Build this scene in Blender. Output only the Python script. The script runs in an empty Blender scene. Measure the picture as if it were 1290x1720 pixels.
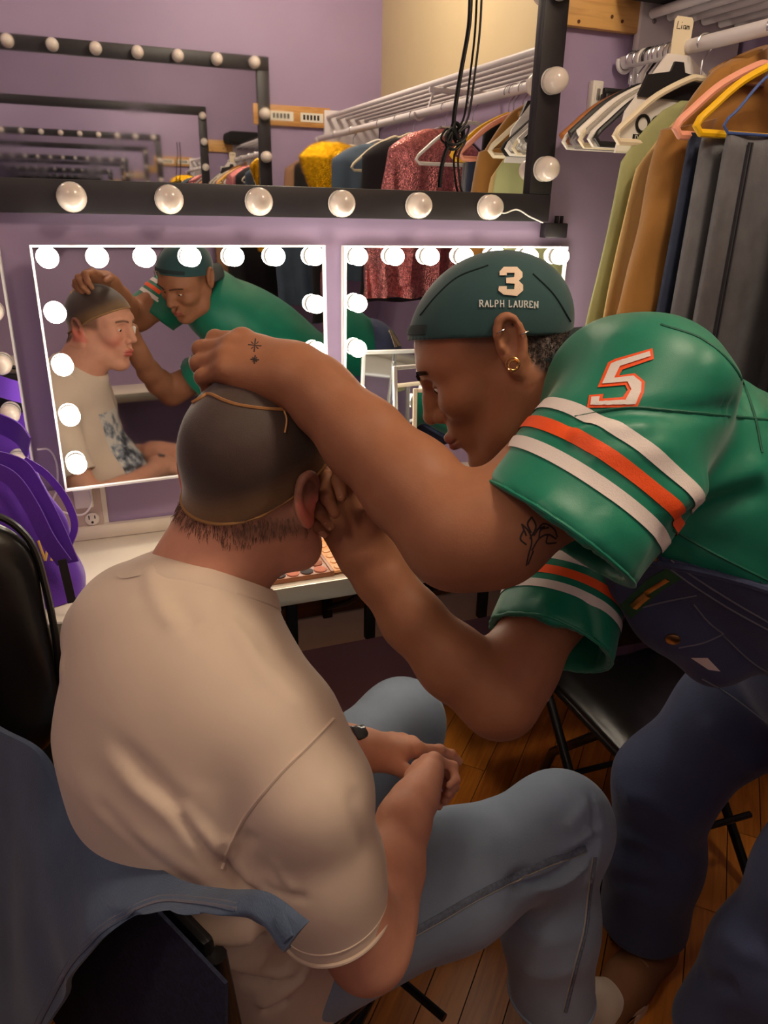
import bpy, bmesh, math, random
import numpy as np
from mathutils import Vector, Matrix
from mathutils.bvhtree import BVHTree
random.seed(7); rng = np.random.default_rng(7)
scene = bpy.context.scene
COL = scene.collection

# ------------------------------------------------------------------ camera
FPX, PITCH, YAW, ROLL = 1264.663, math.radians(21.934), math.radians(21.75), math.radians(1.28)
CAMH, D = 1.52, 1.85            # camera height, distance from camera to the mirror wall (world +Y)
_h = np.array([math.sin(YAW), math.cos(YAW), 0]); _r0 = np.array([math.cos(YAW), -math.sin(YAW), 0]); _u0 = np.array([0, 0, 1.])
CF = math.cos(PITCH)*_h - math.sin(PITCH)*_u0
_up = math.sin(PITCH)*_h + math.cos(PITCH)*_u0
CR = math.cos(ROLL)*_r0 + math.sin(ROLL)*_up
CU = -math.sin(ROLL)*_r0 + math.cos(ROLL)*_up
CAM = np.array([0, 0, CAMH])
cam_data = bpy.data.cameras.new('camera'); cam = bpy.data.objects.new('camera', cam_data); COL.objects.link(cam)
cam_data.sensor_fit = 'HORIZONTAL'; cam_data.sensor_width = 36; cam_data.lens = FPX/1290*36; cam_data.clip_start = .02
cam.matrix_world = Matrix(((CR[0], CU[0], -CF[0], CAM[0]), (CR[1], CU[1], -CF[1], CAM[1]), (CR[2], CU[2], -CF[2], CAM[2]), (0, 0, 0, 1)))
scene.camera = cam

# ------------------------------------------------------------------ world, exposure
w = bpy.data.worlds.new('world'); scene.world = w; w.use_nodes = True
w.node_tree.nodes['Background'].inputs[0].default_value = (.30, .24, .22, 1)
w.node_tree.nodes['Background'].inputs[1].default_value = .10
vs = scene.view_settings
vs.view_transform = 'Standard'; vs.look = 'None'; vs.exposure = -0.08; vs.gamma = 1.0; vs.use_curve_mapping = False
scene.cycles.max_bounces = 14; scene.cycles.glossy_bounces = 10; scene.cycles.diffuse_bounces = 4
scene.cycles.use_denoising = True
try: scene.cycles.denoiser = 'OPENIMAGEDENOISE'
except Exception: pass
scene.cycles.sample_clamp_indirect = 4.0
CEIL_LAMPS = [dict(loc=(1.02, .28, 2.80), power=50, label='round warm ceiling lamp above the clothes rack'), dict(loc=(-.75, .15, 2.80), power=18, label='round added fill lamp above the padded chair')]  # second lamp is an added fill for the seated man's back
LAMP_COLOR = (1.0, .83, .64)
BULB_STRENGTH = 26.0

# ------------------------------------------------------------------ pixel <-> world helpers (calibrated camera)
def ray(x, y): return CF + CR*(x-645)/FPX - CU*(y-860)/FPX
def at(x, y, depth): return CAM + ray(x, y)*depth
def atz(x, y, z): d = ray(x, y); return CAM + d*((z-CAMH)/d[2])
def aty(x, y, Y): d = ray(x, y); return CAM + d*(Y/d[1])
def V(*a): return np.array(a, float)
def nrm(v): v = np.asarray(v, float); return v/np.linalg.norm(v)

# ------------------------------------------------------------------ materials
MATS = {}
def srgb(r, g, b):
    return tuple((c/255/12.92 if c/255 <= .04045 else ((c/255+.055)/1.055)**2.4) for c in (r, g, b)) + (1,)
def mat(name, col=(128, 128, 128), rough=.6, metal=0, var=0, vscale=12, bump=0, bscale=200, btype='noise', sheen=0, spec=.5,
        attr=None, sss=0, emit=None, estr=0, trans=0, coat=0, alpha=1, aniso=None, stretch=None, ior=1.45):
    if name in MATS: return MATS[name]
    m = bpy.data.materials.new(name); m.use_nodes = True; nt = m.node_tree; N = nt.nodes; L = nt.links
    b = N['Principled BSDF']; c = srgb(*col)
    b.inputs['Base Color'].default_value = c; b.inputs['Roughness'].default_value = rough; b.inputs['Metallic'].default_value = metal
    b.inputs['Specular IOR Level'].default_value = spec; b.inputs['IOR'].default_value = ior
    if sheen: b.inputs['Sheen Weight'].default_value = sheen; b.inputs['Sheen Roughness'].default_value = .4
    if coat: b.inputs['Coat Weight'].default_value = coat; b.inputs['Coat Roughness'].default_value = .15
    if trans: b.inputs['Transmission Weight'].default_value = trans
    if alpha < 1: b.inputs['Alpha'].default_value = alpha
    if sss:
        b.inputs['Subsurface Weight'].default_value = sss; b.inputs['Subsurface Radius'].default_value = (1, .35, .2); b.inputs['Subsurface Scale'].default_value = .006
    if emit: b.inputs['Emission Color'].default_value = srgb(*emit); b.inputs['Emission Strength'].default_value = estr
    tc = N.new('ShaderNodeTexCoord'); src = tc.outputs['Object']
    if stretch:
        mp = N.new('ShaderNodeMapping'); mp.inputs['Scale'].default_value = stretch; L.new(src, mp.inputs[0]); src = mp.outputs[0]
    last = None
    if attr:
        a = N.new('ShaderNodeAttribute'); a.attribute_name = attr; last = a.outputs['Color']
    if var:
        nz = N.new('ShaderNodeTexNoise'); nz.inputs['Scale'].default_value = vscale; nz.inputs['Detail'].default_value = 5; L.new(src, nz.inputs['Vector'])
        hs = N.new('ShaderNodeHueSaturation')
        if last is not None: L.new(last, hs.inputs['Color'])
        else: hs.inputs['Color'].default_value = c
        mr = N.new('ShaderNodeMapRange'); mr.inputs['From Min'].default_value = .3; mr.inputs['From Max'].default_value = .7
        mr.inputs['To Min'].default_value = 1-var; mr.inputs['To Max'].default_value = 1+var
        L.new(nz.outputs['Fac'], mr.inputs['Value']); L.new(mr.outputs[0], hs.inputs['Value']); last = hs.outputs['Color']
    if last is not None: L.new(last, b.inputs['Base Color'])
    if bump:
        if btype == 'noise':
            t = N.new('ShaderNodeTexNoise'); t.inputs['Scale'].default_value = bscale; t.inputs['Detail'].default_value = 4; o = t.outputs['Fac']
        elif btype == 'twill':
            mp2 = N.new('ShaderNodeMapping'); mp2.inputs['Rotation'].default_value = (.6, .5, .8); mp2.inputs['Scale'].default_value = (1, .22, 1); L.new(src, mp2.inputs[0])
            t = N.new('ShaderNodeTexNoise'); t.inputs['Scale'].default_value = bscale*.8; t.inputs['Detail'].default_value = 2; o = t.outputs['Fac']
        elif btype == 'voronoi':
            t = N.new('ShaderNodeTexVoronoi'); t.inputs['Scale'].default_value = bscale; o = t.outputs['Distance']
        else:
            t = N.new('ShaderNodeTexWave'); t.inputs['Scale'].default_value = bscale; t.inputs['Distortion'].default_value = .6; t.bands_direction = 'DIAGONAL' if btype == 'twill' else 'X'
            o = t.outputs['Fac']
        L.new(mp2.outputs[0] if btype == 'twill' else src, t.inputs['Vector'])
        bp = N.new('ShaderNodeBump'); bp.inputs['Strength'].default_value = bump; bp.inputs['Distance'].default_value = .002
        L.new(o, bp.inputs['Height']); L.new(bp.outputs[0], b.inputs['Normal'])
    MATS[name] = m
    return m

# ------------------------------------------------------------------ mesh builder
class MB:
    def __init__(s): s.v = []; s.f = []
    def add(s, v, f):
        n = len(s.v); s.v += [tuple(map(float, p)) for p in v]; s.f += [tuple(i+n for i in q) for q in f]; return s
    def box(s, lo, hi, R=None, o=None, bev=0):
        lo = np.array(lo, float); hi = np.array(hi, float)
        if bev:
            b = min(bev, .49*float(min(hi-lo)))
            c = (lo+hi)/2; e = (hi-lo)/2; bm = bmesh.new(); bmesh.ops.create_cube(bm, size=2)
            for q in bm.verts: q.co = Vector((q.co.x*e[0], q.co.y*e[1], q.co.z*e[2]))
            bmesh.ops.bevel(bm, geom=bm.edges[:], offset=b, segments=2, affect='EDGES', profile=.5)
            bm.verts.index_update(); v = np.array([q.co[:] for q in bm.verts])+c; f = [[q.index for q in g.verts] for g in bm.faces]; bm.free()
        else:
            v = np.array([(x, y, z) for x in (lo[0], hi[0]) for y in (lo[1], hi[1]) for z in (lo[2], hi[2])])
            f = [(0, 1, 3, 2), (4, 6, 7, 5), (0, 4, 5, 1), (2, 3, 7, 6), (0, 2, 6, 4), (1, 5, 7, 3)]
        if R is not None: v = v@np.array(R).T
        if o is not None: v = v+np.array(o)
        return s.add(v, f)
    def tube(s, pts, r, n=8, closed=False, flat=None, caps=True):
        pts = np.array(pts, float); m = len(pts); rr = np.broadcast_to(np.array(r, float), (m,))
        t = np.zeros_like(pts)
        if closed: t = np.roll(pts, -1, 0)-np.roll(pts, 1, 0)
        else: t[1:-1] = pts[2:]-pts[:-2]; t[0] = pts[1]-pts[0]; t[-1] = pts[-1]-pts[-2]
        t /= np.linalg.norm(t, axis=1)[:, None]+1e-12
        a = np.array([0, 0, 1.]) if abs(t[0, 2]) < .9 else np.array([1., 0, 0])
        v = []; prev = nrm(np.cross(t[0], a))
        for i in range(m):
            n1 = prev-t[i]*(prev@t[i]); n1 = nrm(n1); prev = n1; n2 = np.cross(t[i], n1)
            for j in range(n):
                an = 2*math.pi*j/n; v.append(pts[i]+rr[i]*(math.cos(an)*n1+math.sin(an)*n2*(flat or 1)))
        f = []
        for i in range(m if closed else m-1):
            i2 = (i+1) % m
            for j in range(n): j2 = (j+1) % n; f.append((i*n+j, i*n+j2, i2*n+j2, i2*n+j))
        if not closed and caps: f.append(tuple(range(n))[::-1]); f.append(tuple((m-1)*n+j for j in range(n)))
        return s.add(v, f)
    def lathe(s, prof, n=20, R=None, o=(0, 0, 0)):
        v = []; f = []
        for (r, z) in prof:
            for j in range(n): a = 2*math.pi*j/n; v.append((r*math.cos(a), r*math.sin(a), z))
        for i in range(len(prof)-1):
            for j in range(n): j2 = (j+1) % n; f.append((i*n+j, i*n+j2, (i+1)*n+j2, (i+1)*n+j))
        f.append(tuple(range(n))[::-1]); f.append(tuple((len(prof)-1)*n+j for j in range(n)))
        v = np.array(v)
        if R is not None: v = v@np.array(R).T
        return s.add(v+np.array(o), f)
    def loft(s, rings, caps=True, closed=True):
        n = len(rings[0]); v = [p for r in rings for p in r]; f = []
        for i in range(len(rings)-1):
            for j in range(n if closed else n-1): j2 = (j+1) % n; f.append((i*n+j, i*n+j2, (i+1)*n+j2, (i+1)*n+j))
        if caps and closed: f.append(tuple(range(n))[::-1]); f.append(tuple((len(rings)-1)*n+j for j in range(n)))
        return s.add(v, f)
    def prism(s, poly, h, R=None, o=(0, 0, 0)):
        n = len(poly); v = np.array([(x, y, 0) for x, y in poly]+[(x, y, h) for x, y in poly], float)
        f = [tuple(range(n))[::-1], tuple(range(n, 2*n))]+[(j, (j+1) % n, n+(j+1) % n, n+j) for j in range(n)]
        if R is not None: v = v@np.array(R).T
        return s.add(v+np.array(o), f)
    def mesh(s, name, smooth=True, angle=40):
        me = bpy.data.meshes.new(name); me.from_pydata(s.v, [], s.f)
        if s.f:
            bm = bmesh.new(); bm.from_mesh(me); bmesh.ops.recalc_face_normals(bm, faces=bm.faces[:]); bm.to_mesh(me); bm.free()
        if smooth:
            me.polygons.foreach_set('use_smooth', np.ones(len(me.polygons), bool)); me.set_sharp_from_angle(angle=math.radians(angle))
        return me
    def build(s, name, m, parent=None, smooth=True, angle=40):
        return link(name, s.mesh(name, smooth, angle), m, parent)

def link(name, me, m, parent=None):
    o = bpy.data.objects.new(name, me); COL.objects.link(o)
    if m is not None and not me.materials: me.materials.append(m)
    if parent is not None:
        o.parent = parent
        o.matrix_parent_inverse = parent_world(parent).inverted()
    return o
def parent_world(p):
    M = p.matrix_basis.copy()
    if p.parent: M = parent_world(p.parent)@p.matrix_parent_inverse@M
    return M
def tag(o, label=None, cat=None, group=None, kind=None):
    if label: o['label'] = label
    if cat: o['category'] = cat
    if group: o['group'] = group
    if kind: o['kind'] = kind
    return o
def thing(name, label, cat, loc=(0, 0, 0), group=None):
    o = bpy.data.objects.new(name, None); COL.objects.link(o); o.location = tuple(float(x) for x in loc); o.empty_display_size = .05
    return tag(o, label, cat, group)
def arc(c, r, a0, a1, n, ax=0, ay=2):
    out = []
    for i in range(n):
        a = a0+(a1-a0)*i/(n-1); p = np.array(c, float); p[ax] += r*math.cos(a); p[ay] += r*math.sin(a); out.append(p)
    return out
def spline(pts, n=40):
    pts = np.array(pts, float); m = len(pts)
    if m == 2: return np.array([pts[0]+(pts[1]-pts[0])*t for t in np.linspace(0, 1, n)])
    P = np.vstack([2*pts[0]-pts[1], pts, 2*pts[-1]-pts[-2]]); out = []
    for t in np.linspace(0, m-1-1e-9, n):
        i = int(t); u = t-i; p0, p1, p2, p3 = P[i:i+4]
        out.append(.5*((2*p1)+(-p0+p2)*u+(2*p0-5*p1+4*p2-p3)*u*u+(-p0+3*p1-3*p2+p3)*u**3))
    return np.array(out)

# ------------------------------------------------------------------ implicit-surface modelling (smooth unions -> surface nets)
class Sdf:
    def __init__(s, lo, hi, h):
        s.h = h; s.lo = np.array(lo, float); n = np.ceil((np.array(hi)-s.lo)/h).astype(int)+1
        s.ax = [(s.lo[i]+h*np.arange(n[i])).astype(np.float32) for i in range(3)]
        s.d = np.full(tuple(n), .15, np.float32)
    def sub(s, lo, hi):
        sl = []
        for i in range(3):
            a = int(np.clip(math.floor((lo[i]-s.lo[i])/s.h), 0, len(s.ax[i]))); b = int(np.clip(math.ceil((hi[i]-s.lo[i])/s.h)+1, 0, len(s.ax[i])))
            sl.append(slice(a, max(a, b)))
        return tuple(sl), s.ax[0][sl[0]][:, None, None], s.ax[1][sl[1]][None, :, None], s.ax[2][sl[2]][None, None, :]
    def comb(s, sl, b, k, mode):
        a = s.d[sl]
        if a.size == 0: return
        if mode == 'u':
            h = np.maximum(k-np.abs(a-b), 0)/k if k > 0 else 0; s.d[sl] = np.minimum(a, b)-h*h*k*.25
        elif mode == 's':
            b = -b; h = np.maximum(k-np.abs(a-b), 0)/k if k > 0 else 0; s.d[sl] = np.maximum(a, b)+h*h*k*.25
        elif mode == 'i':
            h = np.maximum(k-np.abs(a-b), 0)/k if k > 0 else 0; s.d[sl] = np.maximum(a, b)+h*h*k*.25
    def cone(s, a, b, ra, rb=None, k=.02, flat=None, fs=1., mode='u'):
        a = np.array(a, float); b = np.array(b, float); rb = ra if rb is None else rb; m = max(ra, rb)+k+.012
        sl, X, Y, Z = s.sub(np.minimum(a, b)-m, np.maximum(a, b)+m)
        ab = b-a; L2 = float(ab@ab)+1e-12
        px, py, pz = X-np.float32(a[0]), Y-np.float32(a[1]), Z-np.float32(a[2])
        t = np.clip((px*np.float32(ab[0])+py*np.float32(ab[1])+pz*np.float32(ab[2]))/np.float32(L2), 0, 1)
        qx, qy, qz = px-t*np.float32(ab[0]), py-t*np.float32(ab[1]), pz-t*np.float32(ab[2])
        d2 = qx*qx+qy*qy+qz*qz
        if flat is not None:
            f = nrm(flat); c = qx*np.float32(f[0])+qy*np.float32(f[1])+qz*np.float32(f[2]); d2 = d2+c*c*np.float32(fs*fs-1)
            g = np.sqrt(1+(fs*fs-1)*np.clip(c*c*fs*fs/(d2+1e-9), 0, 1)).astype(np.float32)
        else: g = np.float32(1)
        r = np.float32(ra)+t*np.float32(rb-ra)
        s.comb(sl, (np.sqrt(d2)-r)/g, k, mode); return s
    def chain(s, pts, rad, k=.02, **kw):
        for i in range(len(pts)-1): s.cone(pts[i], pts[i+1], rad[i], rad[i+1], k=k, **kw)
        return s
    def ell(s, c, r, R=None, k=.02, mode='u'):
        c = np.array(c, float); r = np.array(r, float); m = max(r)+k+.012
        sl, X, Y, Z = s.sub(c-m, c+m); px, py, pz = X-np.float32(c[0]), Y-np.float32(c[1]), Z-np.float32(c[2])
        R = np.eye(3) if R is None else np.array(R, float)      # columns = local axes
        k0 = 0; k1 = 0
        for i in range(3):
            q = (px*np.float32(R[0, i])+py*np.float32(R[1, i])+pz*np.float32(R[2, i]))/np.float32(r[i]); k0 = k0+q*q; k1 = k1+(q/np.float32(r[i]))**2
        k0 = np.sqrt(k0); k1 = np.sqrt(k1)+1e-6
        s.comb(sl, k0*(k0-1)/k1, k, mode); return s
    def plane(s, p, n, k=0., lo=None, hi=None, mode='i'):
        n = nrm(n); lo = s.lo if lo is None else lo; hi = np.array([a[-1] for a in s.ax]) if hi is None else hi
        sl, X, Y, Z = s.sub(lo, hi)
        b = ((X-np.float32(p[0]))*np.float32(n[0])+(Y-np.float32(p[1]))*np.float32(n[1])+(Z-np.float32(p[2]))*np.float32(n[2]))
        s.comb(sl, b, k, mode); return s
    def twin(s):
        t_ = Sdf.__new__(Sdf); t_.h = s.h; t_.lo = s.lo; t_.ax = s.ax; t_.d = np.full(s.d.shape, .15, np.float32); return t_
    def merge(s, o, k): s.comb((slice(None),)*3, o.d, k, 'u'); return s
    def mesh(s, smooth=1):
        d = s.d; d[0], d[-1] = np.maximum(d[0], .001), np.maximum(d[-1], .001)
        d[:, 0] = np.maximum(d[:, 0], .001); d[:, -1] = np.maximum(d[:, -1], .001); d[:, :, 0] = np.maximum(d[:, :, 0], .001); d[:, :, -1] = np.maximum(d[:, :, -1], .001)
        neg = d < 0; nx, ny, nz = d.shape
        cnt = np.zeros((nx-1, ny-1, nz-1), np.int8)
        for a in (0, 1):
            for b in (0, 1):
                for c in (0, 1): cnt += neg[a:nx-1+a, b:ny-1+b, c:nz-1+c]
        act = np.argwhere((cnt > 0) & (cnt < 8)); idx = np.full(cnt.shape, -1, np.int32); idx[tuple(act.T)] = np.arange(len(act))
        cs = [(a, b, c) for a in (0, 1) for b in (0, 1) for c in (0, 1)]
        vals = np.stack([d[act[:, 0]+a, act[:, 1]+b, act[:, 2]+c] for a, b, c in cs], 1)
        acc = np.zeros((len(act), 3)); num = np.zeros(len(act))
        for i in range(8):
            for j in range(i+1, 8):
                df = [cs[j][q]-cs[i][q] for q in range(3)]
                if sum(abs(x) for x in df) != 1: continue
                m = (vals[:, i] < 0) != (vals[:, j] < 0); t = vals[m, i]/(vals[m, i]-vals[m, j])
                acc[m] += np.array(cs[i])+t[:, None]*np.array(df); num[m] += 1
        v = s.lo+(act+acc/num[:, None])*s.h
        F = []
        for axn in range(3):
            a = [slice(None)]*3; b = [slice(None)]*3; a[axn] = slice(0, -1); b[axn] = slice(1, None)
            e = neg[tuple(a)] != neg[tuple(b)]; p = np.argwhere(e); o1, o2 = [(1, 2), (2, 0), (0, 1)][axn]
            p = p[(p[:, o1] > 0) & (p[:, o2] > 0) & (p[:, o1] < d.shape[o1]-1) & (p[:, o2] < d.shape[o2]-1)]
            q = []
            for (da, db) in ((-1, -1), (0, -1), (0, 0), (-1, 0)):
                c = p.copy(); c[:, o1] += da; c[:, o2] += db; q.append(idx[c[:, 0], c[:, 1], c[:, 2]])
            q = np.stack(q, 1); flip = ~neg[tuple(p.T)]; q[flip] = q[flip][:, ::-1]; F.append(q)
        f = np.vstack(F)
        return lap(v, f, smooth), f

def lap(v, f, it):
    n = len(v); e0 = np.concatenate([f[:, i] for i in range(4)]); e1 = np.concatenate([f[:, (i+1) % 4] for i in range(4)])
    c = np.maximum(np.bincount(e0, minlength=n)+np.bincount(e1, minlength=n), 1)
    for _ in range(it):
        a = np.stack([np.bincount(e0, v[e1, k], n)+np.bincount(e1, v[e0, k], n) for k in range(3)], 1)/c[:, None]
        v = v*.5+a*.5
    return v
def vnormals(v, f):
    nn = np.cross(v[f[:, 2]]-v[f[:, 0]], v[f[:, 3]]-v[f[:, 1]]); o = np.zeros_like(v)
    for i in range(4):
        for k in range(3): o[:, k] += np.bincount(f[:, i], nn[:, k], len(v))
    return o/(np.linalg.norm(o, axis=1)[:, None]+1e-12)
def np_mesh(name, v, f, tint=None):
    me = bpy.data.meshes.new(name); me.vertices.add(len(v)); me.vertices.foreach_set('co', v.astype(np.float32).ravel())
    k = f.shape[1]; me.loops.add(f.size); me.loops.foreach_set('vertex_index', f.astype(np.int32).ravel())
    me.polygons.add(len(f)); me.polygons.foreach_set('loop_start', np.arange(0, f.size, k, dtype=np.int32))
    try: me.polygons.foreach_set('loop_total', np.full(len(f), k, np.int32))
    except Exception: pass
    me.polygons.foreach_set('use_smooth', np.ones(len(f), bool)); me.update(calc_edges=True)
    if tint is not None:
        a = me.attributes.new('tint', 'FLOAT_COLOR', 'POINT'); a.data.foreach_set('color', np.hstack([tint, np.ones((len(v), 1))]).astype(np.float32).ravel())
    return me
def join(parts):
    v = []; f = []; n = 0
    for a, b in parts: v.append(a); f.append(b+n); n += len(a)
    return np.vstack(v), np.vstack(f)
def bvh(v, f): return BVHTree.FromPolygons([tuple(p) for p in v], [tuple(q) for q in f])
def hit(B, x, y, far=4):
    d = Vector(ray(x, y)).normalized(); r = B.ray_cast(Vector(CAM), d, far)
    return (np.array(r[0]), np.array(r[1]) if Vector(r[1]).dot(d) < 0 else -np.array(r[1])) if r[0] is not None else None
def surf_path(B, px, n=30):
    """points and normals of a drawn line laid on a surface"""
    out = []
    for x, y in spline(px, n):
        q = hit(B, x, y)
        if q: out.append(q)
    return out
def ribbon(mb, hits, width, off=.0012, th=.0012):
    """flat raised ribbon along surface hits"""
    if len(hits) < 2: return mb
    P = np.array([h[0] for h in hits]); Nn = np.array([h[1] for h in hits]); T = np.gradient(P, axis=0)
    S = np.cross(Nn, T); S /= np.linalg.norm(S, axis=1)[:, None]+1e-9; w = np.broadcast_to(np.array(width, float), (len(P),))[:, None]
    rings = [[P[i]-S[i]*w[i]/2, P[i]-S[i]*w[i]/2+Nn[i]*off, P[i]+Nn[i]*(off+th), P[i]+S[i]*w[i]/2+Nn[i]*off, P[i]+S[i]*w[i]/2] for i in range(len(P))]
    return mb.loft(rings)
def decal(mb, B, poly, off=.0012, step=5., back=None):
    """filled polygon (pixel outline) laid on a surface: grid-filled, each vertex dropped on the surface"""
    bm = bmesh.new(); vs_ = [bm.verts.new((x, -y, 0)) for x, y in poly]
    bm.faces.new(vs_); bmesh.ops.triangulate(bm, faces=bm.faces[:])
    for _ in range(6):
        lg = [e for e in bm.edges if e.calc_length() > step]
        if not lg: break
        bmesh.ops.subdivide_edges(bm, edges=lg, cuts=1); bmesh.ops.triangulate(bm, faces=[q for q in bm.faces if len(q.verts) > 3])
    bm.verts.index_update(); P = []
    for q in bm.verts:
        h = hit(B, q.co.x, -q.co.y); P.append(h[0]+h[1]*off if h else None)
    idx = {}; v = []
    for i, p in enumerate(P):
        if p is not None: idx[i] = len(v); v.append(p)
    f = [tuple(idx[q.index] for q in g.verts) for g in bm.faces if all(q.index in idx for q in g.verts)]
    bm.free(); mb.add(v, f); return mb
def folds(v, f, B, lst, n=36):
    """press creases and raise folds along drawn lines: (pixel path, amplitude, width)"""
    N_ = vnormals(v, f); disp = np.zeros(len(v))
    for px, amp, wd in lst:
        hs = surf_path(B, px, n)
        if len(hs) < 2: continue
        P = np.array([h[0] for h in hs]); lo = P.min(0)-3*wd; hi = P.max(0)+3*wd
        m = np.where(((v > lo) & (v < hi)).all(1))[0]
        if not len(m): continue
        d2 = ((v[m][:, None]-P[None])**2).sum(2); j = d2.argmin(1); d2 = d2[np.arange(len(m)), j]
        tt = j/(len(P)-1); taper = np.clip(np.minimum(tt, 1-tt)*6+.15, 0, 1)
        disp[m] += amp*taper*np.exp(-d2/(wd*wd))
    return v+N_*disp[:, None]
# ================================================================== THE ROOM
YB, XR, XL, ZC = -.85, 1.73, -1.5, 2.90
M_wall = mat('purple_wall_paint', (160, 141, 174), .55, var=.06, vscale=2.2, bump=.15, bscale=90)
M_cream = mat('cream_wall_paint', (196, 178, 142), .6, var=.05, vscale=2)
M_ceil = mat('white_ceiling_paint', (205, 196, 182), .8, var=.03)
def wall(name, lo, hi, m): return tag(MB().box(lo, hi).build(name, m, smooth=False), kind='structure')
wall('wall_front', (XL-.1, D, 0), (XR+.1, D+.1, ZC), M_wall)
wall('wall_back', (XL-.1, YB-.1, 0), (XR+.1, YB, ZC), M_wall)
wall('wall_right', (XR, YB, 0), (XR+.1, D, ZC), M_cream)
wall('wall_left', (XL-.1, YB, 0), (XL, D, ZC), M_wall)
wall('ceiling', (XL-.1, YB-.1, ZC), (XR+.1, D+.1, ZC+.1), M_ceil)
tag(MB().box((XR-.006, YB, 0), (XR, D, 1.955)).build('trim_5', M_wall, smooth=False), kind='structure')
# floor: diagonal hardwood strips, each a plank with its own edges
def wood_mat(name, c1, c2, rough=.35, scale=(1, 14, 14), obj_rand=True, coat=.25):
    m = bpy.data.materials.new(name); m.use_nodes = True; nt = m.node_tree; N = nt.nodes; L = nt.links; b = N['Principled BSDF']
    tc = N.new('ShaderNodeTexCoord'); mp = N.new('ShaderNodeMapping'); mp.inputs['Scale'].default_value = scale; L.new(tc.outputs['Object'], mp.inputs[0])
    nz = N.new('ShaderNodeTexNoise'); nz.inputs['Scale'].default_value = 5; nz.inputs['Detail'].default_value = 6; nz.inputs['Distortion'].default_value = .8
    L.new(mp.outputs[0], nz.inputs['Vector'])
    oi = N.new('ShaderNodeObjectInfo'); ad = N.new('ShaderNodeMath'); ad.operation = 'MULTIPLY_ADD'; ad.inputs[1].default_value = .45; ad.inputs[2].default_value = -.22
    L.new(oi.outputs['Random'], ad.inputs[0]); a2 = N.new('ShaderNodeMath'); a2.operation = 'ADD'; L.new(nz.outputs['Fac'], a2.inputs[0]); L.new(ad.outputs[0], a2.inputs[1])
    cr = N.new('ShaderNodeValToRGB'); cr.color_ramp.elements[0].color = srgb(*c1); cr.color_ramp.elements[1].color = srgb(*c2)
    cr.color_ramp.elements[0].position = .25; cr.color_ramp.elements[1].position = .75; L.new(a2.outputs[0], cr.inputs[0]); L.new(cr.outputs[0], b.inputs['Base Color'])
    b.inputs['Roughness'].default_value = rough; b.inputs['Coat Weight'].default_value = coat; b.inputs['Coat Roughness'].default_value = .3
    MATS[name] = m; return m
M_floor = wood_mat('orange_hardwood', (150, 84, 26), (208, 132, 48))
M_sub = mat('dark_subfloor', (40, 24, 12), .8)
floor = wall('floor', (XL-.1, YB-.1, -.06), (XR+.1, D+.1, -.004), M_sub)
pw, pl = .082, 1.1
def clip_poly(poly, ax, val, keep_less):
    out = []
    for i in range(len(poly)):
        a, b = poly[i], poly[(i+1) % len(poly)]; ia = (a[ax] <= val) == keep_less; ib = (b[ax] <= val) == keep_less
        if ia: out.append(a)
        if ia != ib:
            t = (val-a[ax])/(b[ax]-a[ax]); out.append((a[0]+t*(b[0]-a[0]), a[1]+t*(b[1]-a[1])))
    return out
c45 = math.sqrt(.5)
for i in range(-34, 38):
    off = random.random()*pl
    for j in range(-3, 5):
        s0, s1 = j*pl+off+.0015, (j+1)*pl+off-.0015; t0, t1 = i*pw+.0012, (i+1)*pw-.0012
        poly = [(c45*s-c45*t, c45*s+c45*t) for s, t in ((s0, t0), (s1, t0), (s1, t1), (s0, t1))]
        for ax, val, kl in ((0, -.35, False), (0, XR, True), (1, .25, False), (1, D, True)):
            poly = clip_poly(poly, ax, val, kl)
            if not poly: break
        if len(poly) < 3: continue
        cx, cy = np.mean(poly, 0)
        loc = [((x-cx)*c45+(y-cy)*c45, -(x-cx)*c45+(y-cy)*c45) for x, y in poly]
        me = MB().prism(loc, .006).mesh('plank', False); me.materials.append(M_floor)
        o = bpy.data.objects.new('plank', me); COL.objects.link(o); o.location = (cx, cy, -.006); o.rotation_euler.z = math.pi/4; o.parent = floor
# boards on the mirror wall
M_pine = wood_mat('pine_board', (178, 122, 62), (222, 172, 100), .5, (1.5, 16, 16), coat=.1)
M_knot = mat('pine_knot', (92, 54, 24), .6)
pb = tag(MB().box((1.178, D-.022, 1.942), (1.392, D, 2.035), bev=.002).build('trim_1', M_pine), kind='structure')
for x, y in ((972, 36), (1028, 28), (1045, 36)):
    p = aty(x, y, D-.0225); MB().lathe([(.004, 0), (.004, .0015)], 12, [(1, 0, 0), (0, 0, -1), (0, 1, 0)], p).build('knot', M_knot, pb)
pb2 = tag(MB().box((.99, YB, 1.93), (1.42, YB+.022, 2.03), bev=.002).build('trim_2', M_pine), kind='structure')
M_tagw = mat('white_label_tape', (232, 228, 214), .6); M_ink = mat('black_ink', (22, 20, 22), .7)
for k in range(2):
    x0 = 1.08+.17*k
    tg = MB().box((x0, YB+.022, 1.955), (x0+.13, YB+.024, 2.0)).build('name_tape', M_tagw, pb2)
    mb = MB()
    for q in range(5): mb.box((x0+.015+q*.02, YB+.024, 1.965), (x0+.027+q*.02, YB+.0245, 1.99))
    mb.build('lettering', M_ink, tg)
M_dkwood = wood_mat('brown_apron_wood', (84, 54, 30), (128, 86, 48), .6, (1.2, 12, 12), coat=0)
M_white = mat('white_gloss_paint', (226, 220, 210), .4, var=.04)
tag(MB().box((XL, D-.02, .43), (XR, D, .715)).build('trim_3', M_dkwood, smooth=False), kind='structure')
tag(MB().box((XL, D-.028, .325), (XR, D, .43), bev=.004).build('trim_4', M_white), kind='structure')
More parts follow.
